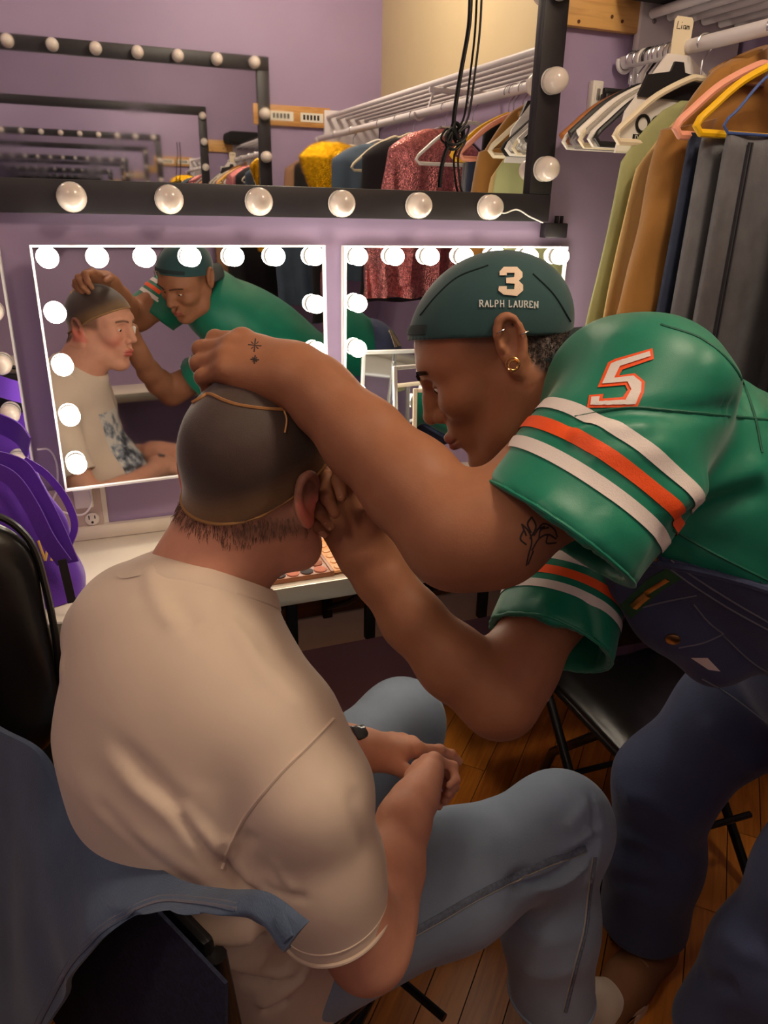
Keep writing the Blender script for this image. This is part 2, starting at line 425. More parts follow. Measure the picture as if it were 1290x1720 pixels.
# ------------------------------------------------------------------ counters
M_counter = mat('cream_laminate', (226, 216, 200), .35, var=.03)
M_edge = mat('aluminium_edge', (196, 190, 172), .3, metal=.6)
def counter(y0, y1, label, edge_at):
    t = thing('counter', label, 'counter', (0, (y0+y1)/2, .745))
    MB().box((XL, y0, .712), (XR, y1, .75), bev=.003).build('worktop', M_counter, t)
    MB().box((XL, edge_at-.004, .708), (XR, edge_at+.004, .752), bev=.002).build('edge_strip', M_edge, t)
    if y1 > 1: MB().box((XL, D-.02, .75), (XR, D, .785), bev=.004).build('backsplash', M_counter, t)
    return t
counter(1.43, D, 'cream laminate counter along the wall under the lit mirrors', 1.43)
counter(YB, YB+.33, 'cream laminate counter on the wall opposite the lit mirrors', YB+.33)
M_iron = mat('black_iron', (26, 23, 24), .45, metal=.6)
for x, lab in ((.366, 'black folding bracket under counter beside seated man\'s neck'), (.556, 'black folding bracket under counter behind bent forearm'), (.86, 'black folding bracket under counter beside small jersey sleeve'), (-.6, 'black folding bracket under counter behind padded chair')):
    t = thing('counter_bracket', lab, 'bracket', (x, 1.5, .7), 'iron brackets under the counter')
    MB().box((x-.016, 1.46, .70), (x+.016, 1.83, .712), bev=.003).build('arm', M_iron, t)
    MB().box((x-.014, 1.805, .43), (x+.014, 1.822, .70), bev=.003).build('wall_plate', M_iron, t)
    MB().tube([(x, 1.47, .695), (x, 1.62, .58), (x, 1.80, .47)], .009, 8).build('strut', M_iron, t)
    MB().box((x-.013, 1.462, .56), (x+.013, 1.480, .70), bev=.004).build('hinge_leg', M_iron, t)
# ------------------------------------------------------------------ mirrors
def mirror_mat():
    m = bpy.data.materials.new('mirror_glass'); m.use_nodes = True; nt = m.node_tree; N = nt.nodes; L = nt.links; b = N['Principled BSDF']
    b.inputs['Metallic'].default_value = 1; b.inputs['Base Color'].default_value = (.86, .87, .88, 1)
    tc = N.new('ShaderNodeTexCoord'); nz = N.new('ShaderNodeTexNoise'); nz.inputs['Scale'].default_value = 3; nz.inputs['Detail'].default_value = 8; L.new(tc.outputs['Object'], nz.inputs['Vector'])
    mr = N.new('ShaderNodeMapRange'); mr.inputs['From Min'].default_value = .52; mr.inputs['From Max'].default_value = .75; mr.inputs['To Min'].default_value = .015; mr.inputs['To Max'].default_value = .06
    L.new(nz.outputs['Fac'], mr.inputs['Value']); L.new(mr.outputs[0], b.inputs['Roughness']); return m
M_mirror = mirror_mat()
M_blk = mat('black_frame_paint', (34, 31, 36), .45, var=.1, vscale=30)
M_wframe = mat('white_frame', (236, 236, 238), .35)
M_bulb_on = mat('lit_bulb', (255, 255, 255), .4, emit=(255, 240, 216), estr=BULB_STRENGTH)
M_bulb_off = mat('frosted_bulb', (228, 216, 206), .25, coat=.6, sss=.2)
M_socket = mat('bulb_collar', (222, 218, 214), .3)
def bulb_mesh(r, m):
    mb = MB(); mb.lathe([(.001, -r*1.75), (r*.5, -r*1.7), (r*.8, -r*1.4), (r*.97, -r*.9), (r, -r*.55), (r*.93, -r*.2), (r*.72, 0)], 24, [(1, 0, 0), (0, 0, 1), (0, 1, 0)])
    me = mb.mesh('bulb'); me.materials.append(m); return me
def collar_mesh(r):
    mb = MB(); mb.lathe([(r*.95, -.003), (r*.95, 0), (r*.78, .001)], 24, [(1, 0, 0), (0, 0, 1), (0, 1, 0)]); me = mb.mesh('bulb_collar'); me.materials.append(M_socket); return me
B_on, B_off, B_big = bulb_mesh(.0215, M_bulb_on), bulb_mesh(.0215, M_bulb_off), bulb_mesh(.030, M_bulb_off)
C_small, C_big = collar_mesh(.0225), collar_mesh(.031)
def add_bulbs(root, pts, me, cme, y, flip=1, org=None):
    org = org or tuple(root.location)
    for x, z in pts:
        o = bpy.data.objects.new('bulb', me); COL.objects.link(o); o.parent = root; o.location = (x-org[0], y-org[1], z-org[2])
        c = bpy.data.objects.new('collar', cme); COL.objects.link(c); c.parent = o
        if flip < 0: o.rotation_euler.z = math.pi
def vanity(x0, x1, z0, z1, lit, label, yaw=0., tilt=0.):
    t = thing('vanity_mirror', label, 'mirror', ((x0+x1)/2, D, z0), 'bulb-ringed mirrors over the counter'); org = tuple(t.location)
    y = D-.03
    MB().box((x0, D-.026, z0), (x1, D-.001, z1), bev=.002).build('back_panel', M_wframe, t)
    mb = MB(); e = .0045
    for lo, hi in (((x0, D-.034, z0), (x0+e, D-.02, z1)), ((x1-e, D-.034, z0), (x1, D-.02, z1)), ((x0+e, D-.034, z0), (x1-e, D-.02, z0+e)), ((x0+e, D-.034, z1-e), (x1-e, D-.02, z1))): mb.box(lo, hi)
    mb.build('frame', M_wframe, t, False)
    g = MB().box((-(x1-x0)/2+e, 0, -(z1-z0)/2+e), ((x1-x0)/2-e, .002, (z1-z0)/2-e)).build('glass', M_mirror, None, False)
    g.parent = t; g.location = (0, y-D+.002, (z1-z0)/2)
    t.rotation_euler = (tilt, 0, yaw); t.location.y -= abs((x1-x0)/2*math.sin(yaw))+max(0, -(z1-z0)*math.sin(tilt))+.001
    xs = np.linspace(x0+.031, x1-.031, 7); zs = [z1-.024-.11*k for k in range(1, 5)]
    pts = [(x, z1-.024) for x in xs]+[(x0+.031, z) for z in zs]+[(x1-.031, z) for z in zs]
    add_bulbs(t, pts, B_on if lit else B_off, C_small, y-.003, 1, org)
    return t
vanity(-.084, .559, .908, 1.436, True, 'lit vanity mirror reflecting the seated man\'s face', math.radians(4.2), math.radians(-1.9))
vanity(.608, 1.240, .908, 1.436, True, 'lit vanity mirror behind the backwards cap')
vanity(-.785, -.142, .908, 1.436, False, 'unlit vanity mirror behind the purple bag')
def big_mirror(y, s, x0, x1, z0, z1, label, bulbs, yaw):
    """s=+1: on the mirror wall facing -Y; s=-1: on the opposite wall"""
    t = thing('wall_mirror', label, 'mirror', ((x0+x1)/2, y, z0)); fw = .066; dp = .03
    def B(xa, xb, za, zb, da, db): return (xa, min(y-s*da, y-s*db), za), (xb, max(y-s*da, y-s*db), zb)
    for nm, q in (('frame_rail', (x0, x1, z0, z0+fw)), ('frame_rail', (x0, x1, z1-fw, z1)), ('frame_stile', (x0, x0+fw, z0+fw, z1-fw)), ('frame_stile', (x1-fw, x1, z0+fw, z1-fw))):
        MB().box(*B(*q, 0, dp), bev=.002).build(nm, M_blk, t)
    w, h = x1-x0-2*fw+.01, z1-z0-2*fw+.01
    g = MB().box((-w/2, -.001, -h/2), (w/2, .001, h/2)).build('glass', M_mirror, None, False); g.parent = t; g.location = (0, -s*.012, (z1-z0)/2); g.rotation_euler = (0, 0, yaw)
    add_bulbs(t, bulbs, B_big, C_big, y-s*(dp+.002), s); return t
bz = [1.622+.196*k for k in range(4)]
big_mirror(D, 1, -1.36, 1.174, 1.497, 2.28, 'wide black framed mirror with unlit globe bulbs above the vanity mirrors', [(.01+.1955*k, 1.529) for k in range(-6, 6)]+[(1.141, z) for z in bz], 0)
big_mirror(YB, -1, -1.40, 1.08, 1.497, 2.25, 'wide black framed mirror on the opposite purple wall', [(1.0-.1955*k, 2.217) for k in range(0, 12)]+[(1.047, 1.56+.21*k) for k in range(3)]+[(.94-.1955*k, 1.53) for k in range(0, 12)], 0)
# ================================================================== CEILING LAMPS (the warm overhead light of the room, plus an added fill lamp)
M_globe = mat('warm_lamp_glass', (255, 235, 200), .4, emit=(255, 214, 160), estr=3.0)
for LP in CEIL_LAMPS:
    t = thing('ceiling_lamp', LP['label'], 'lamp', LP['loc'], 'ceiling lamps')
    lx, ly, lz = LP['loc']
    MB().lathe([(.17, .10), (.175, .07), (.16, .06)], 32, None, (lx, ly, lz)).build('base', M_white, t)
    ld = bpy.data.lights.new('lamp_light', 'POINT'); ld.energy = LP['power']; ld.color = LAMP_COLOR; ld.shadow_soft_size = .17
    lo = bpy.data.objects.new('lamp_light', ld); COL.objects.link(lo); lo.parent = t; lo.location = (0, 0, -.06)
    MB().tube(arc((lx, ly, lz+.05), .15, 0, 2*math.pi*31/32, 32, 0, 1), .018, 10, closed=True).build('glass_ring', M_globe, t)

# ================================================================== CABLES, SWITCHES, OUTLET
M_cable = mat('black_cable', (14, 13, 14), .5); M_wcable = mat('white_cable', (235, 233, 230), .4)
def cable(name, pts, r, m, label, cat='cable', group=None, n=80):
    return tag(MB().tube(spline(pts, n), r, 8).build(name, m), label, cat, group)
yc = D-.019
cb = [aty(x, y, yc) for x, y in ((793, -30), (790, 40), (778, 110), (768, 170), (764, 210), (772, 235), (760, 222), (752, 244), (768, 250), (780, 225), (765, 205), (758, 235), (748, 262), (742, 290), (740, 315))]
cable('hanging_cable', cb, .0028, M_cable, 'thin black cable hanging before the wide mirror, ending in a loose tail', group='black cables knotted together')
cb2 = [aty(x, y, yc-.006) for x, y in ((810, -30), (806, 50), (798, 120), (790, 180), (783, 205), (770, 222), (788, 212), (776, 240), (760, 215), (748, 232), (764, 243), (782, 236), (770, 262), (772, 300), (778, 325), (800, 338), (828, 344))]
cable('hanging_cable', cb2, .0028, M_cable, 'thin black cable hanging before the wide mirror, reaching the bottom frame', group='black cables knotted together')
cable('wire', [aty(x, y, D-.036) for x, y in ((828, 344), (845, 358), (868, 352), (890, 364), (912, 374))], .0018, M_wcable, 'thin pale wire along the bottom frame of the wide mirror')
t = thing('cable_clip_box', 'small black box under the corner of the wide mirror', 'box', (1.2, D-.015, 1.457))
MB().box((1.168, D-.03, 1.457), (1.236, D, 1.494), bev=.003).build('case', M_blk, t)
MB().box((1.205, D-.02, 1.494), (1.212, D-.008, 1.512), bev=.001).box((1.221, D-.02, 1.494), (1.226, D-.008, 1.512), bev=.001).build('prong', M_blk, t)
M_plastic = mat('white_plastic', (232, 226, 214), .35); M_dark = mat('dark_slot', (30, 26, 26), .6); M_grey = mat('grey_plastic', (128, 122, 120), .5)
p = aty(995, 161, D)
t = thing('light_switch', 'white rocker switch on purple wall beside the hangers', 'switch', p)
MB().box(p+V(-.016, -.022, -.032), p+V(.016, 0, .032), bev=.003).build('plate', M_plastic, t)
MB().box(p+V(-.009, -.025, -.022), p+V(.009, -.02, .022), bev=.002).build('surround', M_plastic, t)
MB().box(p+V(-.005, -.027, -.013), p+V(.005, -.022, .014), bev=.002).build('rocker', M_grey, t)
# outlet below the left vanity mirror, with an adapter plugged in
x0, x1, z0, z1 = -.068, .004, .772, .895
t = thing('wall_outlet', 'cream wall socket plate under the lit mirror', 'outlet', ((x0+x1)/2, D, z0))
MB().box((x0, D-.006, z0), (x1, D, z1), bev=.003).build('plate', M_plastic, t)
MB().box((x0-.055, D-.012, z0-.004), (x0+.06, D-.006, z1-.01), bev=.003).build('surround', mat('beige_plastic', (196, 176, 168), .45), t)
for cz in (.803,):
    cx = -.034; f = MB().lathe([(.0165, 0), (.0165, .003), (.015, .004)], 24, [(1, 0, 0), (0, 0, -1), (0, 1, 0)], (cx, D-.012, cz)).build('socket_face', M_plastic, t)
    MB().box((cx-.008, D-.0172, cz+.0), (cx-.0055, D-.0155, cz+.010)).build('slot', M_dark, f, False)
    MB().box((cx+.0055, D-.0172, cz+.001), (cx+.008, D-.0155, cz+.009)).build('slot', M_dark, f, False)
    MB().lathe([(.003, 0), (.003, .0012)], 10, [(1, 0, 0), (0, 0, -1), (0, 1, 0)], (cx, D-.016, cz-.008)).build('slot', M_dark, f)
t = thing('usb_adapter', 'white charger block plugged into the wall socket', 'adapter', (-.05, D-.03, .83))
MB().box((-.068, D-.042, .842), (-.026, D-.012, .893), bev=.004).build('body', M_plastic, t)
MB().box((-.069, D-.043, .886), (-.025, D-.012, .897), bev=.003).build('cap', M_wframe, t)
cable('charger_cable', [(-.05, D-.028, .90), (-.05, D-.028, .925), (-.035, D-.035, .90), (-.03, D-.05, .86), (-.05, D-.05, .832), (-.085, D-.05, .838), (-.115, D-.05, .862), (-.10, D-.04, .90), (-.094, D-.03, .955), (-.105, D-.03, .99), (-.13, D-.036, .995)], .0024, M_wcable, 'white charging cable looping between two vanity mirrors')

# ================================================================== RACK
ROD = (1.36, 1.876)
M_rack = mat('white_rack_enamel', (224, 218, 220), .35)
t = thing('clothes_rack', 'white tubular clothes rack with hanging rod along the end wall', 'rack', (1.36, D, 1.83))
MB().tube([(ROD[0], YB+.01, ROD[1]), (ROD[0], D-.01, ROD[1])], .0155, 16).build('hanging_rod', M_rack, t)
for k in range(6): MB().tube([(1.405+.055*k, YB+.01, 1.985), (1.415+.055*k, D-.035, 1.985)], .0115, 12).build('shelf_tube', M_rack, t)
for yy in (D-.02, .55, YB+.02):
    b = MB().box((1.385, yy-.012, 1.83), (1.71, yy+.012, 2.02), bev=.004).build('bracket_plate', M_rack, t) if yy != .55 else MB().box((1.40, yy-.006, 1.955), (1.71, yy+.006, 1.975), bev=.003).build('cross_bar', M_rack, t)
    MB().tube(arc((ROD[0], yy, ROD[1]), .021, math.pi*.9, math.pi*2.1, 14), .005, 8).build('rod_holder', M_rack, t)
    MB().tube([(ROD[0]+.02, yy, ROD[1]), (1.40, yy, ROD[1]+.02), (1.42, yy, 1.96)], .006, 8).build('hook_arm', M_rack, t)
for dz in (.02, -.06):
    MB().lathe([(.006, 0), (.005, .003), (.001, .004)], 12, [(1, 0, 0), (0, 0, -1), (0, 1, 0)], (1.425, D-.032, 1.95+dz)).build('screw', M_grey, t)
black_bag_shelf = tag(MB().box((1.30, 1.55, 2.0), (1.70, 1.82, 2.09), bev=.03).build('folded_cloth', mat('black_cloth', (20, 18, 20), .9, var=.2)), 'black folded cloth lying on top of the white rack', 'cloth')
M_wood_h = mat('hanger_wood', (176, 112, 62), .45, var=.15, vscale=40); M_wire = mat('chrome_wire', (205, 205, 208), .2, metal=1)
M_hw = mat('hanger_white', (234, 228, 220), .35); M_hcream = mat('hanger_cream', (232, 218, 188), .4); M_hblack = mat('hanger_black', (26, 25, 28), .4)
M_hpink = mat('hanger_pink', (240, 166, 140), .4); M_hyellow = mat('hanger_yellow', (244, 190, 24), .35); M_hblue = mat('hanger_blue', (70, 92, 150), .35)
M_clear = mat('clear_plastic', (235, 238, 240), .08, trans=.85, spec=.6, alpha=.55)
def hanger(y, label, m, style='tube', half=.21, twist=0., hook=None, tube_r=.0055, drop=0., group='clothes hangers on the rack', flatb=1.0):
    x0, z0 = ROD[0], ROD[1]+.0155
    t = thing('clothes_hanger', label, 'hanger', (x0, y, z0), group)
    h = MB(); rr = .021
    pts = arc((0, 0, -rr+.003), rr, math.radians(-25), math.radians(205), 18); pts = pts[::-1] if False else pts
    pts = list(pts); pts = pts[::-1]; pts += [V(.012, 0, -.035), V(0, 0, -.05), V(0, 0, -.088)]
    h.tube(pts, .0018 if hook is not m else .003, 6)
    zt = -.085; zs = -.185-drop; zb = -.222-drop
    sh = [V(-half+.008, 0, zs-.012), V(-half+.03, 0, zs+.006), V(-half*.55, 0, (zs+zt)/2+.006), V(-.03, 0, zt-.004), V(0, 0, zt), V(.03, 0, zt-.004), V(half*.55, 0, (zs+zt)/2+.006), V(half-.03, 0, zs+.006), V(half-.008, 0, zs-.012)]
    b = MB()
    if style in ('tube', 'flat'):
        top = list(spline(sh, 40)); bot = [V(half, 0, zb+.012), V(half-.012, 0, zb), V(-half+.012, 0, zb), V(-half, 0, zb+.012)]
        b.tube(top+bot, tube_r, 8, closed=True, flat=flatb)
    elif style == 'wood':
        b.tube(spline(sh, 40), [.008+.004*abs(i/39-.5)*2 for i in range(40)], 10, flat=.8); 
        b.tube([V(half-.02, 0, zs), V(half-.03, 0, zb), V(-half+.03, 0, zb), V(-half+.02, 0, zs)], .004, 8)
    elif style == 'shirt':   # wide plastic dress hanger, open arms
        b.tube(spline(sh, 40), [.007]*40, 10, flat=1.8)
    R = np.array([[math.cos(twist), -math.sin(twist), 0], [math.sin(twist), math.cos(twist), 0], [0, 0, 1]])
    for mb in (h, b): mb.v = [tuple(R@np.array(q)+V(x0, y, z0)) for q in mb.v]
    h.build('hook', hook or M_wire, t); b.build('body', m, t); return t
hanger(1.772, 'orange brown wooden hanger nearest the purple wall', M_wood_h, 'wood')
hanger(1.752, 'white plastic hanger with white hook close to the purple wall', M_hw, 'tube', hook=M_hw)
hanger(1.735, 'black plastic hanger with black hook among empty hangers', M_hblack, 'shirt', hook=M_hblack)
for k, (yy, m, st, lab) in enumerate(((1.715, M_clear, 'tube', 'clear plastic hanger with blue size tab'), (1.70, M_hw, 'shirt', 'white flat plastic hanger beside the clear one'), (1.682, M_hcream, 'tube', 'cream plastic hanger in the empty bunch'), (1.662, M_clear, 'shirt', 'clear open armed hanger beside the name card'), (1.645, M_hw, 'tube', 'white tubular hanger behind the printed packet'), (1.622, M_hblack, 'tube', 'black tubular hanger in front of white packet'))):
    hh = hanger(yy, lab, m, st, twist=0., tube_r=.0065 if st == 'tube' else .006)
    if k == 0: MB().box((1.345, yy-.002, 1.80), (1.375, yy+.004, 1.835), bev=.002).build('size_tab', M_hblue, hh)
hanger(1.55, 'cream velvet hanger holding the pale green shirt', M_hcream, 'flat', tube_r=.0075)
hanger(1.357, 'pink plastic hanger holding the blue black jeans', M_hpink, 'flat', tube_r=.0085)
hanger(1.30, 'yellow plastic hanger holding the grey jeans', M_hyellow, 'tube', tube_r=.0075)
hanger(1.27, 'blue wire hanger behind the yellow one', M_hblue, 'tube', tube_r=.003, half=.17)
# clip hanger with black bar and clear clips
t = thing('clip_hanger', 'black trouser clip hanger with clear clips beside the switch', 'hanger', (1.30, 1.797, 1.70))
MB().box((1.282, 1.791, 1.798), (1.45, 1.803, 1.812), bev=.003).build('bar', M_hblack, t)
MB().tube([(1.36, 1.797, 1.812), (1.36, 1.797, 1.86)]+arc((1.36, 1.797, 1.876), .021, math.radians(-20), math.radians(200), 12), .002, 6).build('hook', M_wire, t)
for cx in (1.284, 1.314):
    MB().box((cx, 1.785, 1.745), (cx+.026, 1.812, 1.80), bev=.004).build('clip', M_clear if cx > 1.30 else M_hblack, t)
# card with handwritten name
c0 = aty(1147, 100, 1.60)
t = thing('name_card', 'tall cream divider card with a handwritten name on the rod', 'card', (1.36, 1.60, 1.74))
mb = MB(); mb.prism([(-.026, -.16), (.020, -.16), (.026, .075), (.020, .082), (-.020, .082), (-.026, .075)], .002, [(1, 0, 0), (0, 0, -1), (0, 1, 0)], (1.335, 1.60, 1.85)); mb.build('card', M_hcream, t)
mb = MB(); o = V(1.335, 1.5975, 1.914)
for st in ([(-.017, .008), (-.019, -.006), (-.010, -.006)], [(-.006, .001), (-.0065, -.006)], [(-.006, .006), (-.0058, .007)], [(.005, .001), (.0, .001), (-.001, -.005), (.004, -.005), (.005, .002), (.006, -.006)], [(.008, -.006), (.009, .001), (.0115, .001), (.0118, -.006), (.0125, .001), (.015, .001), (.0155, -.006)]):
    mb.tube([o+V(a, 0, b) for a, b in st], .0008, 5)
mb.build('lettering', M_ink, t)
# white printed packet (hanging clear sleeve with round black print)
t = thing('printed_packet', 'white packet with round black rings and printed word on a black hanger top', 'packet', (1.30, 1.588, 1.64))
MB().prism([(-.14, -.115), (.16, -.115), (.16, .01), (.03, .09), (-.03, .09), (-.125, -.03)], .006, [(1, 0, 0), (0, 0, -1), (0, 1, 0)], (1.32, 1.588, 1.765)).build('sleeve', mat('white_card', (236, 230, 224), .5), t)
MB().prism([(-.10, .0), (.12, .0), (.10, .045), (.02, .055), (.012, .075), (-.012, .075), (-.02, .055), (-.08, .045)], .010, [(1, 0, 0), (0, 0, -1), (0, 1, 0)], (1.32, 1.586, 1.765)).build('header', M_hblack, t)
mb = MB(); mc = MB()
for k in range(4):
    cx = 1.245+.042*k; mb.tube([(cx+.017*math.cos(a), 1.5805, 1.712+.017*math.sin(a)) for a in np.linspace(0, 2*math.pi, 20)[:-1]], .0035, 6, closed=True)
mb.box((1.222, 1.5795, 1.675), (1.40, 1.5815, 1.690)).build('ring_print', M_ink, t)
mb = MB(); x = 1.228
for ch in ([[(0, 0), (0, 1), (.4, 1), (.6, .7), (.6, .3), (.4, 0), (0, 0)]], [[(.6, 1), (0, 1), (0, 0), (.6, 0)], [(0, .5), (.5, .5)]], [[(.6, .9), (.3, 1), (0, .8), (.1, .55), (.5, .45), (.6, .2), (.3, 0), (0, .1)]]):
    for st in ch: mb.tube([(x+a*.010, 1.5792, 1.6775+b*.010) for a, b in st], .0008, 5)
    x += .012
mb.build('printed_word', M_hw, t)

# ------------------------------------------------------------------ garments on the rack
def garment(name, label, cat, m, y, z_top, z_bot, w_top, w_bot, th=.035, rip=.012, nrip=5, xc=None, seed=1, n=72, rows=36, shoulder=.07, skew=0., parent=None, group='garments on the rack'):
    xc = ROD[0] if xc is None else xc; r = random.Random(seed); ph = [r.uniform(0, 6.28) for _ in range(4)]; rings = []
    for i in range(rows):
        u = i/(rows-1); z = z_top+(z_bot-z_top)*u
        fall = (z_top-z)/shoulder
        w = w_top*(.25+.75*min(1, fall)**.6)+(w_bot-w_top)*u
        amp = rip*min(1, max(0, u*1.6-.1)); tt = th*(.45+.55*min(1, fall))
        ring = []
        for j in range(n):
            a = 2*math.pi*j/n; c, s_ = math.cos(a), math.sin(a)
            x = w*math.copysign(abs(c)**.8, c); yy = tt*math.copysign(abs(s_)**.75, s_)
            q = x/w_bot*nrip
            yy += amp*(math.sin(q*3.1+ph[0]+u*1.2)+.5*math.sin(q*5.7+ph[1]-u*2))*(.6 if s_ > 0 else 1)
            x += .008*math.sin(u*9+ph[2])*u
            ring.append(V(xc+x+skew*u, y+yy, z+.004*math.sin(q*2+ph[3])*u))
        rings.append(ring)
    o = MB().loft(rings).build(name, m, parent, angle=80)
    if parent is None: tag(o, label, cat, group)
    return o
M_cord = mat('tan_corduroy', (150, 104, 46), .9, sheen=.4, var=.10, vscale=9, bump=.10, bscale=170, btype='wave')
t = thing('jacket', 'tan corduroy jacket hanging beside the grey jeans', 'jacket', (1.36, 1.44, 1.82), 'garments on the rack')
garment('body', None, None, M_cord, 1.425, 1.825, 1.02, .185, .215, .040, .012, 4, 1.375, 3, parent=t, shoulder=.17)
rings = []
for i in range(24):   # sleeve hanging outwards
    u = i/23; c = V(1.245-.105*u**.8+.012*math.sin(u*3), 1.425, 1.70-.63*u); rr = .064-.008*u
    rings.append([c+V(rr*(1+.06*math.sin(3*a+u*8))*math.cos(a), .045*math.sin(a)*(1+.1*math.sin(u*20+a*2)), .015*math.cos(a)) for a in np.linspace(0, 2*math.pi, 28)[:-1]])
MB().loft(rings).build('sleeve', M_cord, t)
mb = MB()
mb.loft([[V(1.36+(.045+.03*q)*math.cos(a)*s_, 1.44+.05*math.sin(a)*s_, 1.775+.055*q+.03*math.cos(a)*q) for a in np.linspace(0, 2*math.pi, 25)[:-1]] for q, s_ in ((0, 1.25), (.5, 1.1), (1, .85), (.9, .7), (.3, .8))]); mb.build('collar', M_cord, t)
garment('shirt', 'pale green shirt hanging behind the tan corduroy jacket', 'shirt', mat('sage_cloth', (158, 160, 112), .85, var=.08, bump=.2, bscale=300), 1.55, 1.76, 1.0, .17, .20, .016, .007, 4, 1.36, 5, skew=-.055, shoulder=.13)
garment('shirt', 'cream shirt hanging between the green shirt and the jacket', 'shirt', mat('sand_cloth', (206, 176, 122), .85, var=.06, bump=.3, bscale=200), 1.505, 1.74, 1.0, .17, .20, .012, .006, 5, 1.365, 8, skew=-.05, shoulder=.13)
M_gjean = mat('grey_denim', (104, 104, 108), .85, var=.18, vscale=26, bump=.35, bscale=900, btype='twill', stretch=(1, 1, .6)); M_seam = mat('dark_seam', (62, 62, 68), .8); M_bjean = mat('blue_black_denim', (44, 52, 74), .85, var=.2, vscale=20, bump=.3, bscale=900, btype='twill')
t = thing('jeans', 'faded grey jeans folded over the yellow hanger', 'jeans', (1.36, 1.30, 1.70), 'garments on the rack')
def panel(name, m, x0, x1, y, z0, z1, th, par, seed, slope=0):
    r = random.Random(seed); ph = r.uniform(0, 6); rings = []
    for i in range(30):
        u = i/29; z = z1+(z0-z1)*u; ring = []
        for j in range(48):
            a = 2*math.pi*j/48; c, s_ = math.cos(a), math.sin(a)
            x = (x0+x1)/2+(x1-x0)/2*math.copysign(abs(c)**.35, c)+slope*u; yy = y+th*math.copysign(abs(s_)**.5, s_)*(.5 if u < .03 else 1)+.005*math.sin(x*40+ph+u*2)
            ring.append(V(x, yy, z))
        rings.append(ring)
    return MB().loft(rings).build(name, m, par, angle=80)
panel('leg', M_gjean, 1.205, 1.51, 1.278, .98, 1.668, .012, t, 1, -.0)
panel('leg', M_gjean, 1.19, 1.50, 1.322, .98, 1.668, .012, t, 2, -.02)
for xx in (1.255, 1.262): MB().box((xx, 1.262, 1.0), (xx+.003, 1.268, 1.655)).build('seam', M_seam, t, False)
t2 = thing('jeans', 'blue black jeans hanging between the grey jeans and the jacket', 'jeans', (1.36, 1.357, 1.70), 'garments on the rack')
panel('leg', M_bjean, 1.185, 1.50, 1.357, .98, 1.675, .011, t2, 4, -.03)
garment('coat', 'black coat hanging past the grey jeans', 'coat', mat('black_cloth', (20, 18, 20), .9, var=.2), 1.17, 1.83, 1.0, .13, .15, .03, .01, 4, 1.46, 12)
# those seen only in the mirrors
def sequin(name, c, rough=.22):
    m = mat(name, c, rough, metal=.75, var=.35, vscale=90, bump=1.0, bscale=190, btype='voronoi'); return m
garment('dress', 'pink sequin dress on the rack, seen in the mirror', 'dress', sequin('pink_sequins', (206, 128, 128)), .80, 1.80, 1.20, .17, .30, .05, .03, 6, 1.32, 21)
garment('coat', 'black coat beside the pink sequin dress, seen in the mirror', 'coat', mat('charcoal_cloth', (38, 36, 40), .9), .50, 1.79, 1.15, .19, .22, .04, .012, 4, 1.33, 22)
garment('jacket', 'blue denim jacket beside the gold sequin top', 'jacket', mat('mid_denim', (76, 92, 110), .85, var=.15), .12, 1.79, 1.20, .20, .22, .04, .012, 4, 1.33, 23)
garment('sequin_top', 'gold sequin top hanging in the mirror reflection', 'top', sequin('gold_sequins', (236, 178, 20)), -.26, 1.82, 1.45, .20, .06, .035, .01, 4, 1.25, 24)
garment('jacket', 'black jacket hanging near the opposite wall', 'jacket', mat('black_cloth', (20, 18, 20), .9, var=.2), -.52, 1.79, 1.2, .20, .23, .045, .012, 4, 1.33, 25)
garment('jacket', 'tan jacket hanging against the opposite wall', 'jacket', mat('tan_cloth', (150, 112, 84), .9), -.72, 1.78, 1.2, .20, .24, .04, .012, 4, 1.33, 26)
for yy, m, lab in ((.80, M_wire, 'wire hanger holding the pink sequin dress'), (.50, M_hcream, 'cream hanger holding the black coat'), (.12, M_hw, 'white hanger holding the denim jacket'), (-.26, M_hcream, 'cream hanger holding the gold sequin top'), (-.52, M_hw, 'white hanger holding the black jacket'), (1.02, M_hw, 'white hanger hanging empty beyond the pink dress'), (.33, M_hcream, 'cream hanger hanging empty between denim and black')):
    hanger(yy, lab, m, 'tube', tube_r=.006)

# ================================================================== COUNTER THINGS
M_pal = mat('bronze_palette_plastic', (150, 96, 66), .35, var=.08); M_pal2 = mat('peach_lid', (226, 160, 104), .4, var=.1, vscale=20, bump=.6, bscale=60)
pc = [(196, 120, 96), (150, 86, 60), (214, 160, 130), (110, 74, 60), (170, 104, 84), (60, 50, 50), (206, 132, 110), (134, 92, 74), (90, 66, 60), (222, 176, 150)]
def frame2(p, ang):
    c, s_ = math.cos(ang), math.sin(ang); return np.array([[c, -s_, 0], [s_, c, 0], [0, 0, 1]]), np.array(p, float)
R, o = frame2((.37, 1.515, .751), math.radians(0))
t = thing('makeup_palette', 'open bronze makeup palette with round colour pans at the counter edge', 'palette', o)
def PB(lo, hi, nm, m, par, bev=.002): return MB().box(lo, hi, R, o, bev).build(nm, m, par)
PB((-.14, -.065, 0), (.085, .12, .012), 'tray', M_pal, t)
k = 0
for i in range(7):
    for j in range(5):
        c = (-.125+.0315*i, -.048+.034*j, .0095); pm = mat('pan_%d' % (k % 10), pc[k % 10], .75, var=.05)
        MB().lathe([(.0145, 0), (.0145, .0048), (.0125, .0054), (.002, .0058)], 18, R, R@np.array(c)+o).build('pan', pm, t); k += 1
PB((.088, -.065, .006), (.205, .12, .013), 'lid', M_pal2, t); PB((.083, -.066, 0), (.092, .121, .014), 'hinge', M_pal, t)
mb = MB()
for i in range(5):
    for j in range(6): mb.lathe([(.011, 0), (.009, .003), (.003, .0045)], 8, None, R@V(.105+.022*i, -.05+.03*j, .0125)+o)
